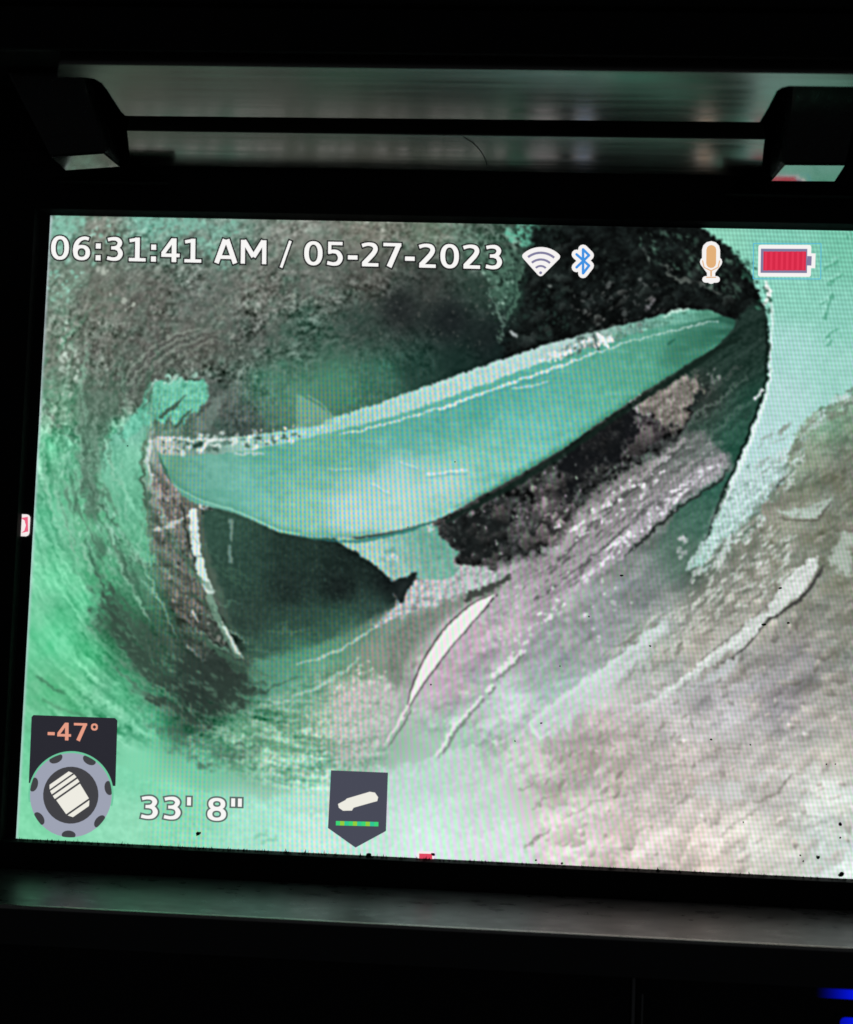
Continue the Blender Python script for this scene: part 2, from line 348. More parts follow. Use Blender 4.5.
    cv.put(cv.line([(488,286),(498,312),(504,338)], (2, 4, 1.5), 2, 6, 4), (120,150,136), .6)
    cv.put(cv.line([(524,258),(518,290),(508,320)], (2, 4, 2), 2, 6, 4), (92,132,112), .6)
    bits([(548,284),(552,286),(550,288)], 1, (2,2.4), 0, (150,160,155), (150,160,155), 915)
    bits([(505,348),(700,318),(740,322),(600,352),(505,372)], 60, (.8,2), 20, (22,52,44), (46,90,76), 916, alpha=(.2,.6))

    cv.pebbles([(530,290),(560,240),(690,236),(745,290),(720,312),(640,316),(560,345),(520,352)], 70, (1.5,8), (14,18,18), (36,42,40), 1211, (.3,.8), asp=1.6, con=.8)
    cv.pebbles([(575,300),(650,282),(664,312),(610,330)], 20, (1.2,4), (46,50,48), (92,92,90), 1212, (.3,.8), asp=1.6, con=.9)
    # ---- gully between the rock, the blade and the right wall
    gul = cv.poly([(735,318),(765,305),(772,340),(768,390),(752,430),(730,480),(705,540),(690,570),(660,590),(640,580),(690,470),(640,460),(690,380),(715,350)], 5, 6, 3)
    gc = rbf(cv, [(750,330,30,48,42),(740,370,34,54,47),(755,400,38,74,62),(735,440,40,82,68),(720,480,46,92,78),(700,400,48,56,52),(690,440,60,78,70),(705,520,70,108,94),(690,560,86,112,100),(640,585,125,135,133)])
    cv.put(gul, gc + (st1*.06+g1*.05+emb*.03)[..., None])
    for o, a, c in ((0,.55,(110,126,118)),(10,.4,(70,100,88)),(22,.5,(96,120,110)),(34,.25,(80,116,102)),(-12,.5,(90,96,92))):
        cv.put(cv.line([(620+o,482+o*.75),(660+o,446+o*.7),(700+o*.9,414+o*.6),(745+o*.4,378+o*.9)], (1.5, 5, 5, 1.5), 2.6, 7, 4), c, a)
        cv.put(cv.line([(624+o,487+o*.75),(664+o,451+o*.7),(704+o*.9,419+o*.6),(748+o*.4,383+o*.9)], (1, 2.4, 2.4, 1), 2, 7, 4), (36,54,48), a)
    cv.put(cv.line([(682,420),(698,400),(708,386)], (4, 7, 3), 3, 6, 4), (24,32,30), .8)
    bits([(700,380),(720,366),(728,372),(708,388)], 8, (1.2,2.6), 50, (130,140,134), (170,176,170), 918, alpha=(.4,.8))

    # ---- teal wall at the right, its torn lower edge
    tw = cv.poly([(700,226),(905,222),(905,335),(850,395),(832,404),(806,418),(798,428),(790,445),(786,470),(772,495),(760,508),(738,530),(722,540),(706,566),(692,568),(703,545),(722,505),(735,470),(752,430),(766,392),(770,350),(766,310),(752,276),(730,248)], 1.6, 3, 3, smooth=False)
    tc = rbf(cv, [(720,236,138,206,182),(780,240,128,200,178),(845,250,118,194,168),(800,300,138,206,186),(845,320,138,204,186),(790,350,164,214,206),(840,370,156,210,198),(780,400,176,216,212),(760,440,184,219,218),(740,490,184,214,212),(715,540,160,200,190),(890,300,118,194,168)])
    cv.put(tw, tc + (g1*.03+g2*.025)[..., None])
    for a in [[(826,270),(838,262)],[(828,284),(842,276)],[(820,306),(834,296)],[(824,318),(830,300)],[(826,340),(836,330)],[(828,346),(834,338)],[(848,228),(853,240)],[(842,232),(848,238)]]:
        cv.put(cv.line(a, 2.4, 1.6, 4, 3), (70,150,120), .65); cv.put(cv.line([(x-2, y-2) for x, y in a], 1.6, 1.4, 4, 3), (165,225,208), .6)
    # its bright near rim and dark far side
    cv.put(cv.line([(767,286),(772,318),(770,352),(768,388),(754,430),(738,470),(724,504)], (2, 2.4, 2, 3, 5, 5.5, 3.6), 1.5, 2, 1), (224,238,236), .78)
    cv.put(cv.line([(766,318),(766,352),(764,388),(750,428),(734,468),(720,500),(704,545)], (2, 2, 2, 2.5, 3, 2.5, 2), 1.2, 1.5, 2), (16,26,24), .85)
    cv.put(cv.line([(765,282),(768,296),(764,304)], (3, 5, 2), 1.3, 3, 2), (235,243,238), .95)
    cv.put(cv.line([(755,398),(762,391)], 5, 1.4, 3, 3), (220,228,228), .9)
    bits([(730,250),(752,262),(772,300),(768,330),(752,300)], 40, (1,3), -60, (20,44,36), (60,110,90), 921, alpha=(.4,.9))
    bits([(735,480),(770,455),(790,440),(784,470),(730,540),(706,562)], 90, (1,3.4), 55, (196,222,220), (228,240,238), 922, alpha=(.4,.9), jit=20)
    bits([(735,475),(770,460),(786,470),(730,535),(712,555)], 60, (1,2.8), 55, (70,100,92), (120,150,142), 923, alpha=(.4,.9), jit=20)
    bits([(795,425),(850,390),(853,400),(812,432),(792,450)], 60, (1,3), 45, (90,140,115), (200,225,215), 924, alpha=(.4,.9), jit=20)
    cv.put(cv.line([(784,478),(776,488),(768,497)], (1, 4.5, 1), 1.4, 2, 2), (36,42,40), .9)
    cv.put(cv.line([(764,501),(756,512),(744,520)], (2, 4, 1), 1.6, 4, 3), (74,96,86), .7)
    cv.put(cv.line([(690,568),(702,545),(726,530)], (5, 5, 2), 1.8, 5, 3), (196,220,216), .7)

    TE = [(700,575),(690,560),(725,530),(760,496),(786,462),(796,428),(850,388),(853,402),(812,436),(800,470),(775,505),(740,545),(712,575)]
    bits(TE, 130, (1,3.4), 48, (168,200,194), (222,234,230), 925, alpha=(.3,.85), jit=18, asp=2.2)
    bits(TE, 110, (1,3.2), 48, (88,108,94), (128,140,124), 926, alpha=(.3,.85), jit=18, asp=2.2)
    cv.put(cv.poly([(722,505),(752,470),(784,452),(778,484),(744,520),(712,556),(700,560)], 8, 8, 4), np.array([.74, .84, .83])+(g1*.14+emb*.22)[..., None], .6)

    # ---- dark rubble under the blade
    rub = cv.poly([(428,525),(470,505),(520,478),(580,442),(640,398),(660,396),(690,396),(692,420),(668,448),(640,462),(610,480),(580,505),(560,535),(535,552),(505,560),(470,568),(452,560),(462,548)], 3, 10, 5)
    rb = fbm(j/7, i/7, 161, 3)
    cv.put(rub, np.clip(.18+.06*g1+.26*rb+.10*emb+.16*lump, .04, 1)[..., None]*np.array([.96, 1.03, 1.02]))
    for pts, c, a in [([(534,500),(552,484),(568,490),(574,512),(562,534),(546,542),(536,522)],(128,122,124),.75), ([(640,402),(650,394),(670,382),(698,376),(700,392),(690,404),(682,424),(662,430),(650,412)],(142,136,128),.92),
                      ([(626,424),(642,416),(662,432),(650,448),(622,458)],(78,72,76),.8), ([(560,470),(576,460),(584,474),(572,488)],(100,102,100),.5), ([(512,512),(524,500),(532,518),(522,540),(508,534)],(92,90,90),.6), ([(520,480),(548,464),(556,476),(530,490)],(80,84,80),.5)]:
        cv.put(cv.poly(pts, 4.5, 12, 6), np.array(c)/255 + (g1*.14+emb*.14+rb*.16)[..., None], a*.9)
    cv.put(cv.poly([(572,440),(605,420),(632,406),(638,422),(626,450),(600,466),(580,486),(570,500),(560,500),(568,476),(558,462)], 5, 12, 5), (17,19,22), .85)
    cv.put(cv.poly([(436,530),(470,512),(500,508),(505,535),(490,556),(462,562)], 8, 12, 5), (24,28,28), .65)
    RB = [(436,524),(520,482),(630,405),(650,420),(640,455),(575,505),(550,545),(470,566)]
    bits(RB, 120, (1.6,5), 50, (66,68,68), (112,112,110), 931, alpha=(.15,.6), jit=60, asp=1.3)
    bits(RB, 90, (1,2.4), 50, (90,92,92), (135,135,132), 9310, alpha=(.15,.5), jit=60)
    bits(RB, 130, (1,3.4), 50, (16,19,20), (34,38,38), 932, alpha=(.3,.8), jit=60)
    bits(RB, 34, (1.2,2.8), 70, (140,148,146), (190,196,192), 933, alpha=(.2,.7), jit=50)
    bits([(630,402),(640,394),(654,414),(646,418)], 12, (1.4,3.2), -50, (170,175,170), (210,215,210), 934, alpha=(.4,.9))
    cv.put(cv.line([(566,508),(572,520),(566,534),(552,542)], 2.2, 1.6, 3, 3), (40,38,40), .7)
    cv.put(cv.line([(528,506),(536,520),(536,540)], 2, 1.6, 3, 3), (44,42,44), .6)
    cv.put(cv.line([(514,510),(520,504),(527,512)], 2, 1.6, 3, 2), (150,150,150), .5)

    cv.pebbles(RB, 80, (1.5,9), (34,36,36), (84,80,78), 1213, (.2,.75), asp=1.7, con=.8)
    cv.put(cv.poly([(572,440),(605,420),(632,406),(638,422),(626,450),(600,466),(580,486),(570,500),(560,500),(568,476),(558,462)], 6, 14, 6)*np.clip(.75+g1*1.2+rb, 0, 1), (16,18,20), .8)
    cv.put(cv.poly([(440,530),(474,516),(500,520),(500,545),(470,562)], 8, 14, 6)*np.clip(.7+g1+rb, 0, 1), (20,24,24), .7)
    bits(RB, 26, (1,2.4), 60, (150,156,152), (205,208,204), 12131, alpha=(.3,.85), jit=40)
    cv.pebbles([(530,492),(574,488),(574,530),(545,544)], 16, (2.5,7), (110,104,104), (140,134,132), 1214, (.4,.8), con=.7)
    cv.pebbles([(640,400),(690,378),(698,392),(680,426),(660,430)], 16, (3,8), (120,114,108), (150,144,136), 1215, (.4,.8), con=.5)
    # ---- striated shelf below the rubble
    sh = cv.poly([(468,584),(508,566),(552,550),(580,512),(612,482),(650,458),(690,430),(712,440),(732,462),(722,476),(690,498),(660,522),(632,548),(600,574),(560,602),(520,618),(492,614)], 5, 6, 4)
    shc = rbf(cv, [(500,590,178,174,178),(550,565,154,148,151),(600,520,142,139,140),(640,480,122,121,120),(680,450,104,110,107),(715,455,120,128,126),(660,505,152,151,155),(610,555,162,160,164),(560,595,168,163,168)])
    cv.put(sh, shc + (st1*.13+emb*.06+g1*.06+.07*st2)[..., None], .92)
    def ridge_line(a, w, c, al, off=(3, 5), dk=(62,66,64)):
        cv.put(cv.line([(x+off[0], y+off[1]) for x, y in a], w*.6, 1.8, 5, 3), dk, al*.9)
        cv.put(cv.line(a, w, 2.2, 5, 3), c, al)
    ridge_line([(556,556),(580,528),(612,498),(650,468),(684,438)], 6, (176,172,172), .6)
    ridge_line([(548,584),(590,552),(630,514),(668,484),(700,458)], 4, (160,156,156), .5)
    ridge_line([(530,596),(572,566),(610,534),(640,506)], 3.5, (172,168,170), .5)
    ridge_line([(600,510),(626,488),(648,474)], 3, (170,168,168), .5)
    ridB = cv.poly([(566,590),(600,556),(640,518),(676,484),(710,458),(726,456),(722,472),(690,494),(660,518),(632,544),(600,572),(576,592)], 3, 5, 4)
    cv.put(ridB, np.array([.66, .65, .67])+(g1*.10+st1*.10+emb*.10)[..., None], .8)
    SH = [(520,590),(580,515),(620,482),(700,440),(722,458),(690,494),(600,570),(540,600)]
    bits(SH, 150, (.8,2.2), 42, (170,170,172), (205,204,208), 941, alpha=(.2,.7), jit=12, asp=2.8)
    bits(SH, 170, (.8,2), 42, (66,66,66), (92,92,92), 942, alpha=(.2,.6), jit=10, asp=3.4)
    bits([(556,545),(600,500),(660,466),(666,476),(610,520),(566,552)], 46, (1.1,2.6), 42, (205,206,210), (248,248,250), 943, alpha=(.4,1), jit=18, asp=1.8)
    bits([(580,580),(640,522),(700,470),(720,462),(700,484),(640,536),(600,566)], 70, (1.1,3), 42, (205,208,216), (246,244,250), 944, alpha=(.35,.95), jit=25, asp=1.6)
    for x, y, w in ((570,532,5),(576,528,4),(580,536,4),(616,540,5),(608,548,6),(672,492,6),(680,494,6),(676,500,5),(556,528,4),(584,582,4),(604,560,5)):
        cv.put(cv.line([(x, y),(x+w, y-w*.7)], w*.55, 1.4, 3, 3), (240,240,244), .85)
    cv.put(cv.line([(624,556),(640,542),(662,522),(690,500),(716,483),(728,468)], (1, 2.6, 3.2, 3.4, 3, 1), 1.5, 3, 2.5), (34,40,38), .85)
    bits([(508,560),(560,545),(540,560),(500,580),(470,585)], 16, (2.5,5.5), 30, (158,160,162), (184,186,188), 945, alpha=(.3,.7), asp=1.2)
    bits([(664,545),(690,535),(684,556),(668,558)], 8, (1.6,3.4), 50, (165,172,172), (200,206,206), 946, alpha=(.3,.8))

    # ---- cave under the blade and its floor
    cave = cv.poly([(205,506),(250,520),(300,537),(345,540),(375,562),(398,584),(418,577),(408,597),(396,612),(366,622),(330,640),(290,655),(252,660),(236,630),(222,590),(208,550)], 4, 3, 2)
    cc = rbf(cv, [(225,530,52,82,70),(240,570,46,72,62),(300,545,34,52,46),(350,550,25,37,34),(390,585,19,26,26),(340,590,22,30,29),(290,590,32,46,42),(250,620,46,66,58),(300,625,48,74,64),(340,618,52,86,72),(375,608,50,74,66),(300,648,68,118,96),(270,650,58,92,78),(350,632,76,116,98)])
    cv.put(cave, cc + (g1*.05)[..., None]*np.array([.9, 1.1, 1]))
    flr = cv.poly([(250,664),(300,650),(350,632),(408,600),(412,612),(380,660),(330,668),(260,700)], 6, 3, 2)
    fc = rbf(cv, [(265,680,84,140,116),(300,662,86,150,122),(330,650,92,148,120),(360,636,98,140,118),(390,625,130,150,138),(320,668,120,172,148),(370,650,140,150,138),(280,695,100,160,138)])
    cv.put(flr, fc+(g1*.05)[..., None], .9)
    cv.put(cv.line([(296,664),(330,654),(356,640),(378,626)], (1.5, 2.6, 3, 1.5), 1.3, 2, 2), (176,205,192), .8)
    cv.put(cv.line([(272,704),(312,690),(348,668),(360,656)], (1.5, 3, 3, 1.5), 1.6, 3, 3), (180,214,200), .7)
    cv.put(cv.line([(232,712),(262,692),(300,676)], (1, 3, 1), 1.6, 4, 3), (52,84,68), .6)
    bits([(210,520),(330,545),(395,590),(330,612),(240,620)], 200, (.7,1.5), 40, (58,84,74), (80,112,98), 951, alpha=(.1,.35), jit=60)
    for a in ([(231,520),(232,540)], [(230,548),(231,562)]):
        cv.put(cv.line(a, 4, 2, 3, 2), (140,170,160), .6)
    # ridge of crumbs left of the white sliver
    rid = cv.poly([(398,590),(420,578),(470,566),(505,575),(480,592),(440,602),(400,616),(372,626),(396,606)], 2.5, 6, 3)
    cv.put(rid, np.array([.68, .71, .71]) + (g1*.12+emb*.22+g2*.1)[..., None])
    bits([(398,590),(470,570),(500,576),(440,600),(395,612)], 60, (1.5,4.5), 30, (185,192,194), (218,222,222), 952, alpha=(.3,.8), asp=1.2)
    bits([(330,690),(350,668),(385,660),(388,690),(350,712)], 40, (1.2,3.2), 45, (205,210,200), (238,240,232), 953, alpha=(.4,.9))
    lit = cv.poly([(330,720),(345,690),(376,678),(402,690),(392,730),(372,752),(340,760)], 10, 6, 3)
    cv.put(lit, np.array([.78, .765, .765])+(g1*.06+emb*.08)[..., None], .6)

    # ---- left brown bank and the pale broken strip
    bank = cv.poly([(150,440),(166,438),(168,470),(186,500),(196,512),(200,560),(222,612),(246,660),(215,690),(196,650),(170,600),(152,540)], 8, 8, 4)
    bc = rbf(cv, [(158,455,150,160,154),(165,485,118,112,108),(175,510,112,106,102),(165,540,96,100,92),(180,560,84,88,82),(185,600,92,90,84),(200,640,74,80,74),(225,660,50,64,58),(165,580,88,108,94)])
    cv.put(bank, bc+(g1*.08+emb*.08+ring*.24+ring2*.10)[..., None], .78)
    bits([(150,440),(165,445),(180,505),(165,540),(152,520)], 70, (1,3), 60, (150,150,148), (200,202,200), 961, alpha=(.3,.8))
    bits([(155,500),(190,515),(205,600),(230,650),(200,660),(165,580)], 90, (1,3), -65, (120,118,112), (170,170,162), 962, alpha=(.2,.7), jit=20)
    bits([(155,480),(190,515),(205,600),(235,660),(200,680),(165,580)], 90, (1,3), -65, (34,42,38), (58,66,60), 963, alpha=(.3,.8), jit=20)
    cv.put(cv.line([(152,441),(148,460),(152,476)], (5, 6, 3), 1.6, 4, 3), (214,222,220), .85)
    cv.put(cv.line([(155,532),(172,524),(196,513)], (2, 4, 2), 1.5, 4, 3), (205,210,205), .8)
    cv.put(cv.line([(184,510),(190,545),(206,585),(228,630),(240,662)], (2, 2, 2, 2, 1), 1.6, 2, 2), (24,34,30), .75)
    cv.put(cv.line([(193,512),(195,535),(197,553)], (9, 10, 9), 1.1, 2.5, 2), (216,230,226), .97)
    cv.put(cv.line([(199,560),(204,577),(210,590)], (9, 11, 9), 1.1, 2.5, 2), (206,226,218), .97)
    cv.put(cv.line([(209,597),(218,618),(228,640),(240,657)], (9, 8, 6, 3), 1.6, 2.5, 2), (118,150,132), .9)
    cv.put(cv.line([(222,622),(232,642),(243,657)], (3, 4.5, 2.5), 1.2, 1.5, 1.5), (206,222,212), .92)
    cv.put(cv.line([(189,528),(192,553)], 1.6, 1.2, 1, 2), (120,150,142), .6)
    cv.put(cv.line([(200,507),(212,507)], 6, 1.6, 4, 3), (214,224,220), .85)
    bits([(205,500),(214,506),(208,514),(200,512)], 10, (1.2,2.6), 30, (26,32,30), (60,66,62), 964)
    cv.put(cv.line([(193,611),(198,622)], (4, 2), 1.4, 2, 2), (200,205,200), .85)
    cv.put(cv.line([(188,645),(200,656),(206,661)], (2, 4, 1), 1.6, 3, 3), (170,188,178), .8)
    # dark stains in the green wall
    for pts, a in [([(98,600),(112,606),(140,640),(180,676),(240,690),(215,720),(170,706),(130,664),(108,640)],.8), ([(160,690),(240,680),(262,690),(232,708),(196,730),(172,708)],.85),
                   ([(92,560),(104,570),(118,606),(104,604)],.5), ([(148,725),(176,722),(196,738),(226,746),(262,742),(250,760),(205,762),(176,742)],.55)]:
        cv.put(cv.poly(pts, 9, 18, 6)*np.clip(.85+g1*.8+ring*1.5+ring2*.6, 0, 1), (48,68,58), a)
    arcm = cv.poly([(92,548),(112,560),(150,600),(175,640),(215,668),(262,684),(240,712),(190,728),(150,706),(116,664),(98,620)], 16, 14, 5)
    cv.put(arcm*np.clip(.35+ring*2.6+ring2*1.2, 0, 1), (54,76,64), .75)
    cv.put(arcm*np.clip(ring*2.4-.25, 0, 1)*0+arcm*np.clip(-ring*2.6-.35+g1*.6, 0, 1), (120,168,140), .55)
    cv.put(cv.poly([(170,668),(205,648),(240,664),(252,684),(225,704),(190,712)], 14, 14, 6), (42,54,49), .75)
    bits([(95,600),(140,640),(240,690),(210,730),(130,680)], 150, (.8,2.2), -42, (88,126,104), (110,150,126), 965, alpha=(.15,.55), jit=18, asp=3)
    bits([(60,430),(140,440),(150,560),(90,560)], 120, (1,3), 80, (145,210,180), (185,228,205), 966, alpha=(.25,.7), jit=20, asp=2.2)
    bits([(66,470),(140,470),(150,560),(165,640),(110,600)], 120, (1,3), -75, (52,100,76), (75,130,100), 967, alpha=(.2,.65), jit=20, asp=3)
    leftm = cv.poly([(62,440),(98,430),(140,450),(150,520),(165,600),(140,600),(100,560),(66,540)], 14, 10, 4)
    cv.put(leftm*np.clip(ring*2.4+ring2*.8-.15, 0, 1), (70,112,90), .7)
    cv.put(leftm*np.clip(-ring*2.6-.3, 0, 1), (160,214,190), .6)
    for a in ([(82,540),(88,560),(90,574)], [(126,560),(138,600),(150,620)], [(140,560),(160,600),(180,640)], [(110,530),(122,570),(134,590)]):
        cv.put(cv.line(a, (1.5, 3.5, 1), 1.6, 4, 3), (155,205,178), .6); cv.put(cv.line([(x+5, y+1) for x, y in a], (1.5, 3.5, 1), 1.6, 4, 3), (54,96,76), .6)
    cv.put(cv.line([(38,676),(52,688),(66,694)], (2, 3.5, 1), 1.6, 3, 2), (62,118,88), .7)
    cv.put(cv.line([(44,700),(60,708),(84,716)], 3, 2, 3, 3), (78,138,104), .5)
    pale = cv.poly([(118,432),(134,416),(146,412),(150,426),(142,444),(144,480),(146,520),(152,560),(146,566),(130,540),(112,500),(100,470),(104,450)], 4, 7, 4)
    cv.put(pale, rbf(cv, [(130,430,122,188,166),(128,460,114,190,158),(135,500,112,190,155),(140,540,104,184,146)])+(g1*.07+ring*.14)[..., None], .9)
    wedge = cv.poly([(78,400),(118,396),(104,440),(98,470),(100,500),(92,520),(84,490),(80,450)], 7, 9, 4)
    cv.put(wedge, np.array([.36, .46, .40])+(g1*.10+ring*.12)[..., None], .75)
    crust = cv.poly([(150,384),(158,380),(170,382),(180,378),(194,381),(205,379),(208,384),(206,402),(199,410),(190,414),(184,424),(174,426),(172,416),(164,424),(156,420),(150,424),(138,430),(128,440),(118,436),(134,416),(142,402)], 2.0, 3, 3, smooth=False)
    cv.put(crust, np.array([.43, .76, .65])+(g1*.12+g2*.10+emb*.05)[..., None], .95)
    cv.put(cv.line([(150,432),(144,450),(144,490),(150,530)], (2, 3, 3, 1), 2.2, 4, 3), (88,96,80), .7)
    cv.put(cv.line([(146,404),(152,388),(158,380)], (2, 4, 2), 1.4, 3, 2), (195,225,215), .8)
    for a in ([(163,416),(176,406),(185,396)], [(176,426),(186,416),(192,408)]):
        cv.put(cv.line(a, (5, 3.5, 1), 1.5, 3, 2), (60,82,70), .85)
    bits([(160,376),(205,376),(205,384),(160,384)], 14, (1,3), 55, (150,205,185), (190,228,212), 968)
    cv.put(cv.poly([(196,425),(212,400),(226,396),(218,412),(206,430)], 3, 6, 4), (128,150,140), .5)

    PILE = [(255,742),(300,716),(345,672),(384,668),(388,720),(372,756),(330,780),(270,772)]
    bits(PILE, 130, (1,3), 30, (176,204,182), (216,226,210), 996, alpha=(.15,.6), jit=40, asp=1.7)
    bits(PILE, 130, (1,2.8), 30, (104,142,114), (130,160,134), 997, alpha=(.15,.6), jit=40, asp=1.7)
    bits([(180,740),(250,720),(300,700),(310,770),(240,775)], 150, (1,2.8), 15, (96,150,116), (120,176,142), 998, alpha=(.15,.5), jit=25, asp=2.2)
    bits([(180,740),(250,720),(300,700),(310,770),(240,775)], 110, (1,2.6), 15, (150,206,176), (190,224,202), 999, alpha=(.12,.45), jit=25, asp=2.2)
    cv.arcs(46, (175, 262), (112, 196), (50,78,64), (80,118,96), 1203, (1.4, 5), (.25,.65), (8, 30))
    cv.arcs(34, (180, 300), (112, 196), (140,200,170), (170,216,192), 1204, (1, 3.4), (.2,.6), (6, 24))
    cv.arcs(22, (262, 300), (128, 200), (70,136,104), (90,160,124), 1205, (1.2, 3.4), (.2,.5), (5, 14))
    cv.arcs(40, (205, 330), (84, 112), (96,140,112), (120,160,130), 1206, (1.2, 3.4), (.2,.55), (5, 16))
    # ---- the blade across the pipe
    flap = cv.poly([(156,446),(172,447),(220,445),(260,441),(330,424),(400,400),(480,370),(560,345),(600,336),(650,322),(690,312),(722,316),(735,324),(716,346),(690,362),(640,394),(600,422),(560,450),(520,474),(480,496),(445,516),(410,527),(370,535),(330,538),(300,536),(275,530),(250,519),(226,510),(200,505),(184,496),(170,478)], 1.3, 1.2, 1)
    under = cv.line([(740,338),(716,350),(690,368),(640,400),(600,428),(560,456),(520,481),(480,503),(445,522)], (4, 6, 7, 7, 7, 7, 7, 6, 3), 2.5, 2, 2)
    cv.put(under, (18,34,28), .85)
    cv.flapm = flap
    cv.put(flap, rbf(cv, FLAP_BASE, 2.6) + (g2*.035+g1*.03)[..., None])
    cv.put(cv.line([(716,346),(690,362),(640,393),(600,421),(560,449),(520,473),(480,495)], (2, 3, 3, 3, 3, 3, 2), 2, 2, 2)*flap, (70,150,122), .6)
    cv.put(cv.line([(735,330),(700,356),(650,388),(600,422),(550,456),(500,484),(455,508)], (5, 8, 9, 9, 8, 6, 3), 5, 2, 2)*flap, (54,122,98), .5)
    cv.put(cv.line([(166,468),(190,494),(230,508),(280,528),(330,536),(380,532)], (3, 6, 6, 6, 5, 3), 4, 2, 2)*flap, (72,140,118), .45)
    cv.put(cv.poly([(690,320),(735,322),(716,346),(680,366),(660,360)], 14)*flap, (46,104,84), .55)
    cv.put(flap*np.clip(fbm(j/30, i/8, 191, 3)*1.4, 0, 1), (150,214,196), .28); cv.put(flap*np.clip(-fbm(j/26, i/10, 195, 3)*1.4, 0, 1), (70,150,126), .28)
    # belly gloss and wrinkles
    cv.put(cv.poly([(330,505),(360,478),(420,466),(470,468),(450,492),(400,516),(350,524)], 22), (190,222,218), .5)
    for a, al in (([(426,474),(446,472),(466,470)], .8), ([(512,388),(530,386),(548,382)], .6), ([(372,484),(388,492)], .5), ([(330,470),(352,468)], .35), ([(400,462),(416,468)], .4)):
        cv.put(cv.line(a, 2, 1.3, 2, 1), (214,236,238), al); cv.put(cv.line([(x+2, y+3) for x, y in a], 1.6, 1.3, 2, 1), (90,160,175), al*.6)
    cv.put(cv.line([(668,344),(674,340)], 2.5, 1.3, 1, 1), (40,96,78), .8)
    # rim of the blade
    rimm = cv.poly([(156,438),(172,437),(220,438),(262,434),(300,428),(322,424),(330,419),(400,396),(480,367),(560,341),(604,330),(650,318),(688,309),(722,315),(700,321),(650,329),(600,344),(560,357),(520,371),(480,386),(430,404),(380,420),(340,430),(300,440),(262,448),(220,454),(176,455),(158,452)], 1.3, 1.5, 2)
    rc = rbf(cv, [(160,446,180,190,182),(200,446,120,155,142),(250,444,150,195,182),(300,436,150,205,195),(340,424,156,204,192),(400,408,170,210,202),(460,386,180,214,208),(520,364,184,216,212),(560,352,176,204,200),(600,340,150,180,172),(640,328,110,160,146),(680,316,110,175,155),(710,318,80,140,118)])
    cv.put(rimm, rc + (g1*.06)[..., None])
    bits([(560,346),(604,332),(650,320),(640,334),(600,346),(560,360)], 70, (.9,2.6), 25, (60,80,74), (120,140,134), 971, alpha=(.4,.9))
    bits([(540,356),(604,334),(620,336),(580,352),(540,366)], 34, (1,2.8), 25, (228,234,234), (250,250,250), 972)
    bits([(604,332),(690,311),(680,322),(640,332),(604,344)], 60, (1,2.6), 20, (70,120,100), (150,210,190), 973, alpha=(.3,.8))
    bits([(160,440),(330,424),(328,434),(262,448),(170,454)], 90, (1,3.2), 15, (190,212,205), (226,238,232), 974, alpha=(.4,.9), jit=50)
    bits([(160,440),(300,432),(262,446),(170,452)], 55, (1,2.8), 15, (44,70,60), (90,124,110), 975, alpha=(.4,.9), jit=50)
    cv.put(cv.line([(160,438),(200,440),(236,440)], 2, 1.2, 2, 2), (218,228,224), .8)
    cv.put(cv.line([(203,450),(209,441),(217,439)], (4, 4, 2), 1.2, 1, 1), (224,232,228), .9)
    cv.put(cv.line([(196,446),(201,444)], 6, 1.3, 1, 1), (40,66,56), .85)
    cv.put(cv.line([(236,455),(250,452),(262,454)], 3, 1.4, 4, 3), (200,220,214), .7)
    cv.put(cv.line([(340,434),(380,426),(430,411),(455,404),(480,394),(520,380),(560,366),(600,351),(650,336),(700,325),(718,322)], (1.2, 2.0, 2.0, 3.6, 2.6, 3, 2.6, 1.8, 1.2, 1.4, .8), 1.5, 2.5, 2.5), (224,240,238), .78)
    cv.put(cv.line([(440,412),(480,398),(520,384),(560,370)], 1.8, 1.3, 1, 1.5), (84,158,160), .7)
    cv.put(cv.line([(598,335),(603,341),(607,346)], (3, 6, 3), 1.2, 2, 2), (246,248,248), .95)
    cv.put(cv.line([(594,334),(598,350)], 2, 1.2, 1, 2), (44,56,54), .7)
    cv.put(cv.line([(664,317),(676,311),(688,309)], (2, 4, 2), 1.2, 2, 2), (186,220,206), .85)
    cv.put(cv.line([(160,456),(166,472),(172,484)], (1, 3.4, 1), 1.4, 2, 2), (44,92,74), .75)
    cv.put(cv.line([(172,484),(200,500),(228,508),(250,517),(276,529),(300,534)], (1, 2, 2, 2.4, 2.4, 1), 1.3, 1, 1), (172,226,206), .55)
    fin = cv.poly([(296,430),(297,394),(304,397),(320,407),(334,418),(330,424)], 1.6, 1, 1, smooth=False)
    cv.put(fin, (136,184,162), .55)
    cv.put(cv.line([(308,396),(322,405),(333,417)], 1.6, 1.6, 1, 1), (150,196,176), .5)
    # support below the blade
    sup = cv.poly([(336,538),(372,538),(410,530),(432,524),(440,536),(452,548),(460,552),(452,560),(458,572),(440,580),(416,578),(404,580),(396,583),(376,566),(356,552)], 1.6, 2, 2)
    sc_ = rbf(cv, [(350,545,160,200,186),(375,550,166,204,192),(400,545,136,186,174),(420,540,112,168,152),(440,550,104,160,144),(430,570,126,176,160),(395,575,158,192,182),(410,562,140,184,172)])
    cv.put(sup, sc_+(g1*.05+g2*.06)[..., None])
    cv.put(cv.line([(300,537),(340,541),(372,539),(410,530),(434,521)], (1, 3, 4, 4, 2), 1.6, 1, 1.5), (52,122,112), .8)
    bits([(378,552),(398,550),(402,566),(388,564)], 14, (1.2,3), 30, (70,130,120), (210,225,225), 976)
    cv.put(cv.poly([(394,583),(404,577),(416,574),(414,581),(408,592),(404,604),(398,600)], 1.6, 4, 2), (24,32,32), .95)
    bits([(430,524),(436,528),(434,532),(428,530)], 4, (1.6,2.8), 30, (200,215,210), (225,232,230), 977)

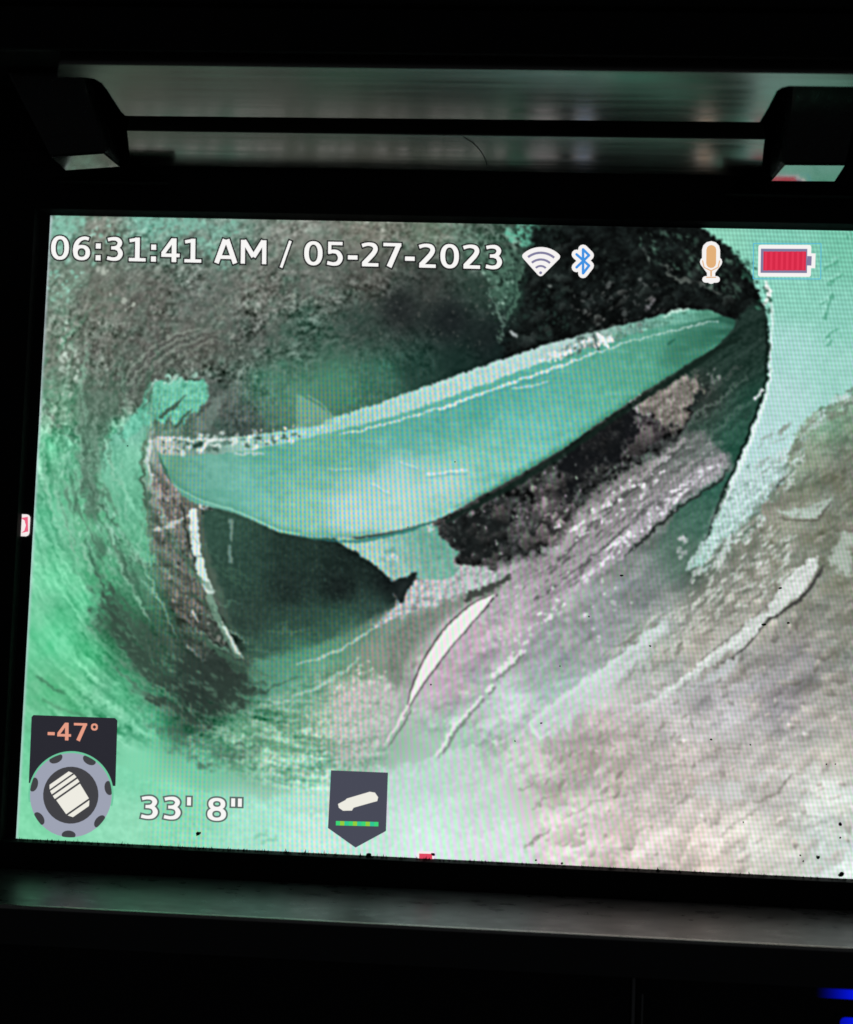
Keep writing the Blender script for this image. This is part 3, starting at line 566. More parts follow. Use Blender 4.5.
    # ---- the white sliver and the shards in the mud
    shade = cv.poly([(388,640),(420,612),(450,600),(480,590),(505,576),(512,577),(508,584),(485,597),(462,606),(440,622),(420,640),(404,664),(398,690),(392,680)], 5, 4, 3)
    cv.put(shade, np.array([.46, .50, .46])+(g1*.10)[..., None], .75)
    cv.put(cv.poly([(470,592),(494,583),(511,573),(512,577),(504,584),(484,594),(464,602)], 2, 3, 3), (58,62,58), .85)
    sl = [(408,708),(410,694),(416,678),(424,660),(434,644),(446,628),(462,612),(476,602),(496,593),(488,604),(476,618),(462,634),(448,650),(436,666),(424,682),(414,698)]
    cv.put(cv.line(sl[:9], (1, 2.4, 2.8, 2.8, 2.8, 2.8, 2.6, 2, 1), 1.2, .5, 1), (52,48,46), .9)
    cv.put(cv.line([(497,594)]+sl[9:]+[(404,716)], (1.4, 4, 2.6, 2.6, 2.6, 2.6, 2.8, 2.6, 1), 1.2, 1, 1), (50,46,48), .9)
    cv.put(cv.poly(sl, 1.2, .5, .7, smooth=False), (238,236,232), .97)
    cv.put(cv.line([(408,706),(398,724),(384,744)], (4, 3, 1), 1.4, 1.5, 1.5), (232,228,226), .85)
    cv.put(cv.line([(411,710),(401,728),(388,746)], (1.6, 1.6, 1), 1.2, 1, 1), (88,88,84), .7)
    for a, w in (([(434,757),(446,740),(458,722),(470,708),(480,697)], (3, 4, 4, 3.4, 2)), ([(486,690),(492,684)], 4.5), ([(494,676),(510,662),(520,652)], (4, 4, 2))):
        cv.put(cv.line([(x+3, y+3) for x, y in a], 3, 1.4, 2, 2), (112,118,112), .65); cv.put(cv.line(a, w, 1.4, 4, 3), (230,234,230), .8)
    bits([(505,650),(540,610),(560,600),(520,660)], 26, (1.2,2.8), 50, (215,215,218), (240,240,240), 981)
    bits([(490,600),(520,580),(540,590),(500,640)], 22, (1.2,2.6), 50, (190,186,192), (225,222,226), 982, alpha=(.4,.8))
    bits([(540,570),(600,560),(640,600),(580,660)], 16, (1.2,2.6), 45, (200,205,205), (235,238,238), 983)
    ridge = [(536,724),(560,704),(590,680),(620,658),(640,642),(660,628)]
    cv.put(cv.poly([(530,722),(556,700),(590,676),(622,652),(646,630),(664,622),(650,642),(622,662),(600,680),(580,700),(552,724),(540,738)], 3, 4, 3), (192,210,206), .75)
    cv.put(cv.line(ridge, (2, 3, 3, 4, 5, 2), 1.6, 3, 2), (206,224,220), .6)
    bits([(600,660),(680,600),(760,560),(770,590),(700,640),(640,680)], 170, (.9,2.2), 40, (178,184,174), (222,226,216), 984, alpha=(.25,.75), jit=12, asp=4.5)
    bits([(600,660),(680,600),(760,560),(770,590),(700,640),(640,680)], 120, (.9,2), 40, (104,106,98), (128,128,118), 985, alpha=(.2,.6), jit=12, asp=4.5)
    bits([(690,570),(760,520),(800,540),(790,580),(720,610)], 110, (1,2.4), 46, (186,200,190), (224,230,224), 986, alpha=(.25,.8), jit=14, asp=3.6)
    bits([(690,570),(760,520),(800,540),(790,580),(720,610)], 80, (1,2.2), 46, (90,102,90), (114,120,108), 987, alpha=(.2,.7), jit=14, asp=3.6)
    cv.pebbles([(640,690),(700,620),(790,540),(853,500),(870,690),(700,720)], 80, (2,7), (128,124,114), (172,168,158), 1217, (.2,.55), asp=2.2, con=.3)
    shard = [(634,706),(664,690),(700,662),(736,634),(764,610),(780,588),(800,566),(815,556),(820,564),(812,578),(800,596),(784,606),(764,622),(742,644),(712,664),(690,680),(660,700)]
    cv.put(cv.line([(823,566),(814,582),(800,599),(784,610),(762,626),(744,648),(720,664)], (1, 4, 3.6, 3.2, 2.6, 2, 1), 1.5, 1.5, 2), (52,52,52), .8)
    cv.put(cv.line([(700,660),(736,632),(764,608),(782,586)], 1.4, 1.3, 1, 1.5), (92,92,88), .6)
    cv.put(cv.poly(shard, 2.0, 5, 4), np.array([.83, .86, .845])+(g1*.08+emb*.10+st1*.08)[..., None], .88)
    cv.put(cv.poly([(690,690),(728,660),(738,654),(736,662),(722,676),(700,684)], 3, 4, 3), (196,204,206), .7)
    cv.put(cv.poly([(826,560),(842,536),(853,534),(852,552),(846,574),(834,572)], 5, 9, 4), (190,206,196), .65)
    cv.put(cv.poly([(792,510),(812,504),(830,497),(828,508),(818,516),(795,517),(776,512)], 2, 3, 2), (186,204,194), .85)
    cv.put(cv.line([(780,519),(812,520),(822,514),(830,502)], (1, 2, 3, 1.5), 1.5, 2, 2), (78,76,68), .75)
    bits([(760,440),(853,410),(853,540),(790,520)], 70, (1.2,3), 42, (146,152,138), (168,180,166), 988, alpha=(.12,.4), jit=15, asp=4)
    bits([(760,440),(853,410),(853,540),(790,520)], 70, (1.2,3), 42, (88,90,80), (106,108,96), 989, alpha=(.12,.4), jit=15, asp=4)
    # soft lumps along the near mud
    for pts, c, a in [([(690,790),(740,778),(792,770),(780,786),(752,800),(720,802)],(206,210,208),.7), ([(692,770),(712,758),(718,770),(706,784)],(208,206,204),.6), ([(632,740),(654,728),(656,738),(640,748)],(212,208,202),.7),
                      ([(548,718),(560,700),(600,690),(640,694),(600,706),(562,726)],(204,212,208),.45), ([(632,714),(680,690),(700,684),(660,704)],(206,214,214),.5), ([(780,720),(820,712),(853,726),(853,736),(820,728)],(196,192,186),.4)]:
        cv.put(cv.poly(pts, 5, 9, 4), c, a)
    for a, al in (([(792,772),(780,788),(756,802)], .6), ([(524,852),(534,838),(548,832)], .6), ([(533,808),(548,798),(566,792)], .45), ([(668,808),(684,800),(700,790)], .35), ([(650,748),(660,730),(672,722)], .45), ([(520,790),(536,782)], .4), ([(716,836),(744,818),(770,800)], .3), ([(560,820),(600,800),(640,792)], .25), ([(700,760),(740,746)], .35)):
        cv.put(cv.line(a, (1.5, 3.2, 1) if len(a) == 3 else 2.5, 2, 4, 3), (112,108,100), al)
    bits([(552,840),(570,838),(568,848),(558,850)], 1, (4,5), 40, (226,222,216), (226,222,216), 991, asp=1.2)
    bits([(580,716),(660,712),(650,760),(580,790)], 26, (1.6,4.4), 40, (204,202,196), (226,222,218), 992, alpha=(.3,.8), asp=1.5)
    bits([(560,760),(700,740),(853,730),(853,800),(600,830)], 60, (2,6), 38, (150,146,140), (166,162,156), 993, alpha=(.12,.35), asp=3)
    NM = [(560,752),(640,722),(720,716),(853,700),(880,860),(560,862),(540,800)]
    cv.pebbles(NM, 90, (3,10), (168,160,150), (204,197,188), 1216, (.2,.55), asp=1.8, con=.22)
    cv.pebbles(NM, 70, (1.5,4), (176,166,156), (216,208,200), 1218, (.3,.7), asp=1.6, con=.3)
    # pale sheet edge and brown blotches in the near mud
    cv.put(cv.poly([(529,722),(560,698),(600,670),(640,640),(660,624),(668,626),(650,650),(630,672),(606,694),(584,712),(566,726),(542,739)], 6, 7, 4), np.array([.80, .84, .835])+(g1*.06+st1*.10)[..., None], .78)
    cv.put(cv.line([(529,723),(560,699),(600,671),(640,640),(660,625)], (4, 5, 3, 3, 2), 2, 3, 3), (216,228,226), .6)
    cv.put(cv.line([(530,724),(536,733),(543,738)], (4, 4.5, 2), 1.8, 2, 2), (222,230,228), .7)
    for pts, a in [([(548,742),(590,730),(612,742),(590,762),(556,766)],.5), ([(530,782),(560,770),(590,778),(570,798),(540,800)],.4), ([(640,722),(672,716),(668,742),(646,752)],.35), ([(700,746),(740,738),(752,752),(716,762)],.3), ([(600,756),(650,752),(640,770),(604,776)],.3)]:
        cv.put(cv.poly(pts, 10, 12, 5), np.array([.575, .555, .53])+(g1*.08)[..., None], a)
    bits([(540,735),(640,700),(700,720),(690,780),(560,800)], 50, (1.4,4), 42, (200,196,190), (224,218,212), 994, alpha=(.25,.7), asp=1.7)
    bits([(540,740),(640,710),(720,730),(690,780),(560,800)], 40, (1.2,3), 42, (128,122,114), (146,140,132), 995, alpha=(.2,.6), asp=2.6)
    # near wall band, lower left, with its edge
    band = cv.poly([(0,736),(120,764),(150,780),(210,792),(260,798),(330,786),(420,760),(470,748),(480,760),(500,900),(0,900)], 4, 8, 4)
    bcol = rbf(cv, [(60,740,108,205,155),(60,800,130,218,172),(140,775,128,215,176),(130,820,146,222,186),(200,800,142,218,184),(260,815,168,228,206),(330,800,180,224,208),(330,840,200,236,224),(420,780,190,216,208),(430,830,210,235,228),(480,780,196,212,206),(490,850,214,228,224)])
    cv.put(band, bcol+(g1*.045+g2*.03+ring2*.04)[..., None], .85)
    for a in ([(256,838),(266,832)], [(262,842),(274,838)]): cv.put(cv.line(a, 3, 2.5, 4, 3), (120,190,160), .6)

    # ---- sharpening as a video chain does it, then the cell pattern of the panel
    img = np.clip(cv.img, 0, 1)
    img = blur(img, 1.0)
    img = img + .62*(img-blur(img, 2.4))
    img = np.clip(img, .02, .97)
    xs = np.arange(-100, 1000.); k = .14+.085*(1-np.exp(-((xs-500)/150)**2)); ph = np.cumsum(k)
    phase = np.interp(X, xs, ph) + (780-Y)*(X-500)/330*.03 - .022*(Y-540)
    vert = np.cos(2*np.pi*phase); vert2 = np.cos(2*np.pi*phase+1.0)
    hor = np.cos(2*np.pi*(Y-.03*X)/4.7)
    L = img.mean(-1)
    am = np.maximum(sstep(200, 300, X), .6*sstep(110, 220, X)*sstep(690, 760, Y)+.5*sstep(140, 160, X)*sstep(210, 204, X))*sstep(340, 400, Y+.12*(X-400))*sstep(.08, .4, L)
    am2 = sstep(560, 700, X)
    left = sstep(520, 330, X)*sstep(700, 560, Y)+.5*sstep(420, 300, X)*sstep(560, 620, Y)
    left = np.clip(np.maximum(left*1.0, .72*cv.flapm), 0, 1)
    a = am*(1-.45*am2)
    pat = np.stack([vert*(.046+.112*left)+.045*left*hor*vert2, -vert*(.036-.03*left)-.025*left*hor+.02*left*vert2, vert*.040-vert*(.12*left)+.05*left*hor], -1)
    img = img*(1+a[..., None]*pat*2.0)
    g = np.clip(sstep(560, 680, X), 0, 1)*sstep(.3, .6, L)
    img = img*(1+.028*g*(vert+hor))[..., None]
    img = img*(1+.03*sstep(.3, .6, L)*sstep(420, 250, Y)*sstep(690, 760, X)*(vert+hor))[..., None]
    # cool fringe where the panel's left edge begins
    ed = sstep(5, 0, j)
    img = img*(1-ed[..., None]*.65)+ed[..., None]*.65*np.array([.78, .82, .86])
    return np.clip(img, 0, 1)
# ---------------------------------------------------------------- bold lettering as drawn strokes (cap height = 1)
def arc_(cx, cy, rx, ry, a0, a1, ws, wt, n=22):
    return [(cx+rx*math.cos(math.radians(a)), cy+ry*math.sin(math.radians(a)), ws*abs(math.cos(math.radians(a)))+wt*abs(math.sin(math.radians(a)))) for a in np.linspace(a0, a1, n)]
def crv_(pts): return [tuple(p) for p in smooth_line(pts, False, 5)]
GL = {
 '0': (.954, [('ring', .477, .5, .40, .508, .195, .365)]),
 '1': (.954, [[(.14,.068,.135),(.88,.068,.135)], [(.51,.03,.205),(.51,1,.205)], [(.52,.93,.14),(.16,.865,.14)]]),
 '2': (.954, [crv_([(.12,.865,.15),(.28,.915,.14),(.45,.93,.145),(.63,.88,.18),(.70,.74,.20),(.62,.56,.20),(.42,.34,.20),(.18,.10,.19)]), [(.12,.07,.14),(.83,.07,.14)]]),
 '3': (.954, [crv_([(.15,.89,.14),(.36,.932,.14),(.57,.91,.17),(.685,.77,.20),(.60,.60,.17),(.45,.548,.14),(.30,.545,.135)]), crv_([(.44,.545,.14),(.62,.49,.17),(.715,.31,.21),(.62,.125,.18),(.40,.07,.145),(.13,.115,.15)])]),
 '4': (.954, [[(.585,.95,.17),(.13,.34,.17)], [(.07,.285,.145),(.88,.285,.145)], [(.63,0,.205),(.63,1,.205)]]),
 '5': (.954, [[(.165,.932,.136),(.79,.932,.136)], [(.235,.93,.14),(.235,.50,.14)], crv_([(.175,.545,.14),(.36,.595,.15),(.58,.555,.18),(.70,.34,.21),(.61,.13,.18),(.40,.07,.145),(.13,.115,.15)])]),
 '6': (.954, [('ring', .49, .318, .375, .325, .175, .185), crv_([(.80,.90,.14),(.62,.932,.14),(.42,.87,.16),(.265,.70,.19),(.205,.46,.205),(.21,.32,.205)])]),
 '7': (.954, [[(.09,.932,.136),(.865,.932,.136)], [(.755,.92,.20),(.34,0,.22)]]),
 '8': (.954, [('ring', .477, .735, .35, .268, .16, .13), ('ring', .477, .285, .39, .293, .185, .155)]),
 'A': (1.062, [[(.12,0,.205),(.49,1,.215)], [(.94,0,.205),(.57,1,.215)], [(.25,.255,.15),(.81,.255,.15)]]),
 'M': (1.365, [[(.215,0,.185),(.215,1,.185)], [(1.15,0,.185),(1.15,1,.185)], [(.255,.97,.2),(.68,.30,.2)], [(1.11,.97,.2),(.68,.30,.2)]]),
 '/': (.501, [[(.05,-.13,.12),(.45,1,.12)]]),
 '-': (.569, [[(.075,.36,.175),(.49,.36,.175)]]),
 ':': (.549, [[(.275,0,.22),(.275,.22,.22)], [(.275,.50,.22),(.275,.72,.22)]]),
 ' ': (.478, []),
 "'": (.42, [[(.21,.64,.16),(.21,1,.16)]]),
 '"': (.68, [[(.20,.64,.16),(.20,1,.16)], [(.48,.64,.16),(.48,1,.16)]]),
 '\u00b0': (.686, [arc_(.34, .80, .15, .15, 0, 360, .09, .09, 24)]),
}
def ribbon(pts, grow):
    if pts[0] == 'ring':
        _, cx, cy, a, b, c, d = pts; o = []; n = 36; e = 2/2.25
        f = lambda t, rx, ry: (cx+rx*math.copysign(abs(math.cos(t))**e, math.cos(t)), cy+ry*math.copysign(abs(math.sin(t))**e, math.sin(t)))
        for k in range(n):
            t, u = 2*math.pi*k/n, 2*math.pi*(k+1)/n
            o.append([f(t, a+grow, b+grow), f(t, c-grow, d-grow), f(u, c-grow, d-grow), f(u, a+grow, b+grow)])
        return o
    p = np.array([q[:2] for q in pts], float); w = np.array([q[2] for q in pts], float)+2*grow
    d0 = p[1]-p[0]; d1 = p[-1]-p[-2]
    closed = np.hypot(*(p[0]-p[-1])) < 1e-6
    if grow and not closed:
        p[0] = p[0]-d0/np.hypot(*d0)*grow; p[-1] = p[-1]+d1/np.hypot(*d1)*grow
    t = np.gradient(p, axis=0)
    if closed: t[0] = t[-1] = p[1]-p[-2]
    t /= np.hypot(t[:, 0], t[:, 1])[:, None]
    nrm = np.column_stack([-t[:, 1], t[:, 0]])
    l = p+nrm*w[:, None]/2; r = p-nrm*w[:, None]/2
    return [[tuple(l[k]), tuple(r[k]), tuple(r[k+1]), tuple(l[k+1])] for k in range(len(p)-1)]
def layout(body, grow):
    x = 0; out = []
    for ch in body:
        adv, st = GL[ch]
        for s_ in st:
            out += [[(a+x, b) for a, b in q] for q in ribbon(s_, grow)]
        x += adv
    return out
# ---------------------------------------------------------------- materials
plastic('matte_black', (.010, .010, .011), .62, 1.45, .15, (1500, 1500, 1500))
plastic('inner_black', (.006, .006, .007), .75, 1.4, .1, (1500, 1500, 1500))
plastic('satin_hood', (.33, .32, .30), .22, 1.5, .14, (35, 900, 2600), metallic=.9, rvar=.05)
plastic('satin_latch', (.50, .49, .47), .10, 1.5, .02, (400, 900, 900), metallic=.9, rvar=.03)
plastic('latch_black', (.03, .03, .029), .30, 1.8, .04)
plastic('seam_highlight_grey', (.42, .42, .41), .5, 1.5, .1)
plastic('foot_black', (.004, .004, .004), .9, 1.2)
plastic('ledge_plastic', (.032, .033, .034), .33, 1.75, .10, (300, 900, 900), rvar=.08)
plastic('highlight_bead_gloss', (.75, .72, .68), .22, 1.5, .12, (120, 900, 900), metallic=.9, rvar=.10)
plastic('panel_black', (.010, .010, .012), .38, 1.5, .08, (900, 900, 900))
plastic('lcd_black', (.004, .004, .005), .35, 1.45)
plastic('lint_dark', (.02, .022, .02), .9, 1.3)
plastic('hair_dark', (.006, .005, .004), .5, 1.5)
glow('text_white', (248, 247, 245)); glow('text_outline', (34, 36, 36)); glow('text_outline_grey', (92, 108, 104))
glow('icon_white', (246, 243, 242)); glow('icon_violet', (128, 124, 158)); glow('icon_blue', (62, 146, 226)); glow('icon_tan', (226, 176, 122)); glow('icon_cream', (240, 234, 222))
glow('battery_red', (214, 42, 72)); glow('battery_moire', (228, 54, 84)); glow('select_blue', (84, 186, 222)); glow('badge_dark', (42, 42, 50)); glow('angle_salmon', (230, 158, 134))
glow('ring_lavender', (158, 163, 180)); glow('ring_dark', (66, 66, 70)); glow('head_cream', (238, 236, 226)); glow('ring_edge', (110, 200, 158))
glow('badge_slate', (72, 74, 88)); glow('marker_white', (246, 236, 236)); glow('marker_red', (236, 100, 132)); glow('marker_deep', (224, 70, 96))
glow('led_blue', (6, 26, 255), 1.3); glow('led_deep', (4, 6, 130), .14)
glow_attr('video_picture')
_m = MATS['led_blue']; _nt = _m.node_tree; _b = _nt.nodes['Principled BSDF']        # soft glow painted into the emission, fading out to the left
_tc = _nt.nodes.new('ShaderNodeTexCoord'); _sp = _nt.nodes.new('ShaderNodeSeparateXYZ'); _mr = _nt.nodes.new('ShaderNodeMapRange')
_mr.inputs['From Min'].default_value = .0535; _mr.inputs['From Max'].default_value = .0630; _mr.inputs['To Min'].default_value = .0; _mr.inputs['To Max'].default_value = 1.2; _mr.interpolation_type = 'SMOOTHSTEP'
_nt.links.new(_tc.outputs['Object'], _sp.inputs[0]); _nt.links.new(_sp.outputs['X'], _mr.inputs['Value']); _nt.links.new(_mr.outputs[0], _b.inputs['Emission Strength'])

# ---------------------------------------------------------------- the monitor
mon = thing('inspection_monitor', 'black rugged inspection monitor with glowing screen showing a broken drain pipe', 'monitor')
mb = MATS['matte_black']; ib = MATS['inner_black']
# display panel: black glass sheet behind the picture
disp = box('display', (-69, 69), (.25, 1.6), (-51, 51), MATS['lcd_black'], mon, .1)
disp['label'] = 'lit screen showing broken pipe video with date, icons and distance readout'

PIC = paint_picture()
VX, VY = PW, PH
me = bpy.data.meshes.new('video_picture')
xs = np.linspace(-64, 64, VX)*MM; zs = np.linspace(48, -48, VY)*MM
co = np.zeros((VY, VX, 3), np.float32); co[..., 0] = xs; co[..., 2] = zs[:, None]
idx = np.arange(VX*VY).reshape(VY, VX)
quads = np.stack([idx[:-1, :-1], idx[1:, :-1], idx[1:, 1:], idx[:-1, 1:]], -1).reshape(-1, 4)
nq = len(quads)
me.vertices.add(VX*VY); me.vertices.foreach_set('co', co.ravel())
me.loops.add(nq*4); me.loops.foreach_set('vertex_index', quads.ravel().astype(np.int32))
me.polygons.add(nq); me.polygons.foreach_set('loop_start', np.arange(0, nq*4, 4, dtype=np.int32)); me.polygons.foreach_set('loop_total', np.full(nq, 4, np.int32))
me.update(calc_edges=True)
at = me.color_attributes.new('picture', 'FLOAT_COLOR', 'POINT')
rgba = np.ones((VY, VX, 4), np.float32); rgba[..., :3] = lin(PIC*255)
at.data.foreach_set('color', rgba.ravel())
me.materials.append(MATS['video_picture'])
pic = link(bpy.data.objects.new('video_picture', me), disp)
pic['label'] = 'green and grey video picture of a broken pipe with a teal blade across it'

# ---- bezel: four bars round the opening
FY = -.7
hexa('bezel', [(-84,FY,-58),(-66.3,FY,-58),(-66.3,FY,58),(-84,FY,58),(-84,1.5,-58),(-65.7,.22,-58),(-65.7,.22,58),(-84,1.5,58)], mb, mon, .12)
hexa('bezel', [(66.3,FY,-58),(84,FY,-58),(84,FY,58),(66.3,FY,58),(65.7,.22,-58),(84,1.5,-58),(84,1.5,58),(65.7,.22,58)], mb, mon, .12)
hexa('bezel', [(-66.29,FY-.01,48.9),(66.29,FY-.01,48.9),(66.29,FY-.01,58),(-66.29,FY-.01,58),(-66.29,.2,48.1),(66.29,.2,48.1),(66.29,.2,58),(-66.29,.2,58)], mb, mon, .12)
hexa('bezel', [(-66.29,FY-.01,-58),(66.29,FY-.01,-58),(66.29,FY-.01,-48.4),(-66.29,FY-.01,-48.4),(-66.29,.2,-58),(66.29,.2,-58),(66.29,.2,-47.9),(-66.29,.2,-47.9)], mb, mon, .12)

# ---- hood above the screen: two satin bands with a dark groove, notched for the latches
def on2(x, y): return (x, y, 60.1+.33*(-11.5-y))
def on1(x, y): return (x, y, 56.2+.49*(-2.5-y))
out2 = [on2(*p) for p in [(-49.6,-10.9),(-50.0,-11.8),(-50.8,-16.2),(-51.2,-17.7),(-52.0,-18.5),(-53.3,-18.75),(-57.4,-18.75),(-56.2,-21.5),(84,-21.5),(84,-18.9),(45.3,-18.8),(44.5,-18.5),(43.9,-17.8),(43.4,-14.2),(42.9,-11.5)]]
extrude_outline('hood_band', out2, (0, 1.0, 2.9), MATS['satin_hood'], mon, .2)
out1 = [on1(*p) for p in [(-51.4,-1.4),(-50.2,-8.0),(44.3,-8.2),(45.2,-1.4)]]
extrude_outline('hood_band', out1, (0, 1.0, 2.6), MATS['satin_hood'], mon, .15)
box('hood_core', (-84, 84), (-20.5, 4), (67.6, 92), ib, mon, .3)
box('hood_back', (-84, 84), (-.6, 4), (58.05, 67.5), ib, mon, .1)
hexa('hood_front', [(-85,-22.2,65.0),(85,-22.2,65.0),(85,-22.5,71.4),(-85,-22.5,71.4),(-85,-20.6,65.4),(85,-20.6,65.4),(85,-20.6,71.4),(-85,-20.6,71.4)], mb, mon, .5, 3)
hexa('hood_front', [(-85,-23.1,71.8),(85,-23.1,71.8),(85,-23.5,95),(-85,-23.5,95),(-85,-20.6,71.8),(85,-20.6,71.8),(85,-20.6,95),(-85,-20.6,95)], mb, mon, .6, 3)

def latch(bot, top, foot, label):
    """a tab in a notch of the hood: bottom face far left, far right, near right, near left, then its top face in the same order; a bright plate covers its bottom"""
    o = hexa('latch', bot+top, MATS['latch_black'], mon, .9, 4)
    o['label'] = label
    c = np.mean(np.array(bot), 0); nrm = np.cross(np.array(bot[1])-np.array(bot[0]), np.array(bot[3])-np.array(bot[0])); nrm = -nrm if nrm[2] > 0 else nrm; nrm /= np.linalg.norm(nrm)
    pl = [tuple(c+(np.array(p)-c)*np.array([.93, .90, .90])+nrm*.05) for p in bot]
    extrude_outline('latch_plate', pl, tuple(nrm*.25), MATS['satin_latch'], o, .08)
    extrude_outline('latch_foot', [(x, -3.0, z) for x, z in foot], (0, 1.6, 0), MATS['foot_black'], o, .2)
def tab(xa, xb, xc, xd, zf, yn, k, t):
    f = lambda x, y: (x, y, zf+k*(-4-y)+t*(x-(xa+xb)/2))
    return [f(xa, -4), f(xb, -4), f(xc, yn), f(xd, yn)]
latch(tab(-60.7, -51.7, -53.6, -62.3, 54.35, -6.9, .50, .09), [(-68.0,-3,67.4),(-55.2,-3,67.4),(-56.2,-10,67.2),(-68.6,-10,67.2)],
      [(-62.5,52.6),(-44.8,52.6),(-45.4,53.3),(-46.8,54.2),(-49.2,54.9),(-50.8,56.4),(-51.2,53.7),(-62.5,53.2)], 'upper left latch, its tilted lower face catching pale screen light')
latch(tab(45.6, 55.6, 56.3, 47.1, 54.25, -7.4, .47, .01), [(46.2,-3,67.4),(57.5,-3,67.4),(57.8,-10,67.2),(47.3,-10,67.2)],
      [(39.6,52.4),(58.5,52.4),(58.5,53.3),(45.4,53.3),(44.9,56.8),(43.2,55.6),(41.6,54.6),(40.4,53.5)], 'upper right latch, its lower face mirroring the red battery icon')

# ---- ledge under the screen, control panel below it
hexa('ledge', [(-66.5,-.75,-52.2),(90,-.75,-52.2),(90,-14.2,-54.5),(-66.5,-14.2,-54.5),(-66.5,-.75,-61),(90,-.75,-61),(90,-14.0,-60),(-66.5,-14.0,-60)], MATS['ledge_plastic'], mon, .7, 4)
V, F = [], []
NB = 9
for k, x in enumerate(np.linspace(-63.5, 90, 60)):
    for a in np.linspace(-100, 170, NB):
        t = math.radians(a); V.append((x, -14.05-.32*math.sin(math.radians(a+0))*0-.34*math.cos(t), -54.62+.34*math.sin(t)))
    if k:
        p0 = (k-1)*NB
        for a in range(NB-1): F.append((p0+a, p0+a+1, p0+NB+a+1, p0+NB+a))
mesh('edge_highlight_bead', V, F, MATS['highlight_bead_gloss'], mon, 0, smooth=True)  # glossy bead added along the front edge to make its bright highlight line
box('control_panel', (-84, 28.2), (-8, 4), (-100, -61.3), MATS['panel_black'], mon, .5, 3)
box('control_panel', (28.75, 90), (-8, 4), (-100, -61.3), MATS['panel_black'], mon, .5, 3)
def capsule(name, x, z, h, y, d, mat, parent):
    r = h/2; pts = []
    for a in np.linspace(90, 270, 13): pts.append((x[0]+r*math.cos(math.radians(a)), y, z+r*math.sin(math.radians(a))))
    for a in np.linspace(-90, 90, 13): pts.append((x[1]+r*math.cos(math.radians(a)), y, z+r*math.sin(math.radians(a))))
    return extrude_outline(name, pts, (0, d, 0), mat, parent, 0)
for z, x0, h in ((-61.95, 53.2, 1.8), (-66.1, 57.0, 1.5)):
    c = capsule('indicator_light', (x0+h/2, 66), z, h, -8.12, .5, MATS['led_blue'], mon)
    c['label'] = 'small glowing blue indicator light at lower right'
    capsule('light_rim', (x0, 67), z, h+.7, -8.06, .4, MATS['panel_black'], c)
box('seam_highlight', (28.25, 28.7), (-8.35, -6), (-100, -60.9), MATS['seam_highlight_grey'], mon, .12)  # pale strips added to stand for faint highlights along the panel seam
box('seam_highlight', (29.6, 29.85), (-8.25, -7.6), (-100, -63.6), MATS['seam_highlight_grey'], mon, .1)
hexa('back_housing', [(-84,1.62,-100),(90,1.62,-100),(90,1.62,95),(-84,1.62,95),(-80,26,-96),(86,26,-96),(86,26,91),(-80,26,91)], mb, mon, 1.5, 3)

# ---------------------------------------------------------------- graphics shown on the display (flat, as on the screen)
def P2(pts):
    q = mm(pts); return [(a, -b) for a, b in q]
def flat(name, polys, mat, layer, parent=disp):
    """flat lit shapes on the display; polys are outlines in display millimetres"""
    V, F = [], []
    for k, p in enumerate(polys):
        b = len(V); y = -.03*layer-.02*k/max(1, len(polys))
        V += [(x, y, z) for x, z in p]; F.append(tuple(range(b, b+len(p))))
    me = bpy.data.meshes.new(name); me.from_pydata([tuple(np.array(v)*MM) for v in V], [], F)
    bm = bmesh.new(); bm.from_mesh(me); bmesh.ops.triangulate(bm, faces=[f for f in bm.faces if len(f.verts) > 4])
    bm.to_mesh(me); bm.free()
    me.materials.append(mat)
    return link(bpy.data.objects.new(name, me), parent)
def circ(c, r, n=28, a0=0, a1=360, ry=None):
    ry = r if ry is None else ry
    full = a1-a0 >= 360
    return [(c[0]+r*math.cos(math.radians(a)), c[1]+ry*math.sin(math.radians(a))) for a in np.linspace(a0, a1, n, endpoint=not full)]
def stroke(pts, w):
    out = []
    for a, b in zip(pts[:-1], pts[1:]):
        a = np.array(a); b = np.array(b); d = b-a; L = np.hypot(*d)
        if L < 1e-6: continue
        n = np.array([-d[1], d[0]])/L*w/2
        out.append([tuple(a+n), tuple(a-n), tuple(b-n), tuple(b+n)])
    for p in pts: out.append(circ(p, w/2, 12))
    return out
def rrect(a, b, r):
    x0, y0 = a; x1, y1 = b
    o = []
    for (cx, cy, s) in ((x1-r, y1-r, 0), (x0+r, y1-r, 90), (x0+r, y0+r, 180), (x1-r, y0+r, 270)):
        o += circ((cx, cy), r, 6, s, s+90)
    return o
K = .1545                                  # millimetres to one measured unit near the display's middle

def text(name, body, box_px, mat, omat, layer, grow, ogrow, label):
    """lettering fitted to top left, top right and foot left of its line"""
    tl, tr, bl = [np.array(p) for p in P2(box_px)]
    core = layout(body, 0); xs_ = [a for q in core for a, _ in q]; x0, x1 = min(xs_), max(xs_)
    fit = lambda q: [tuple(bl+(a-x0)/(x1-x0)*(tr-tl)+b*(tl-bl)) for a, b in q]
    if omat: flat('text_outline', [fit(q) for q in layout(body, ogrow)], omat, layer)
    o = flat(name, [fit(q) for q in layout(body, grow)], mat, layer+1+(1 if omat else 0))
    o['label'] = label
text('timestamp_text', '06:31:41 AM / 05-27-2023', [(51.5,236),(502,245.5),(51,259.5)], MATS['text_white'], MATS['text_outline'], 1, .0, .065, 'white time and date line reading 06:31:41 AM / 05-27-2023')
text('distance_text', '33\' 8"', [(141.5,796),(242,798.5),(141,818.5)], MATS['text_white'], MATS['text_outline_grey'], 1, .0, .075, 'white distance readout 33 feet 8 inches')

def px(*pts): return P2(pts)
def circle_px(c, r, **k): return circ(px(c)[0], r*K, **k)
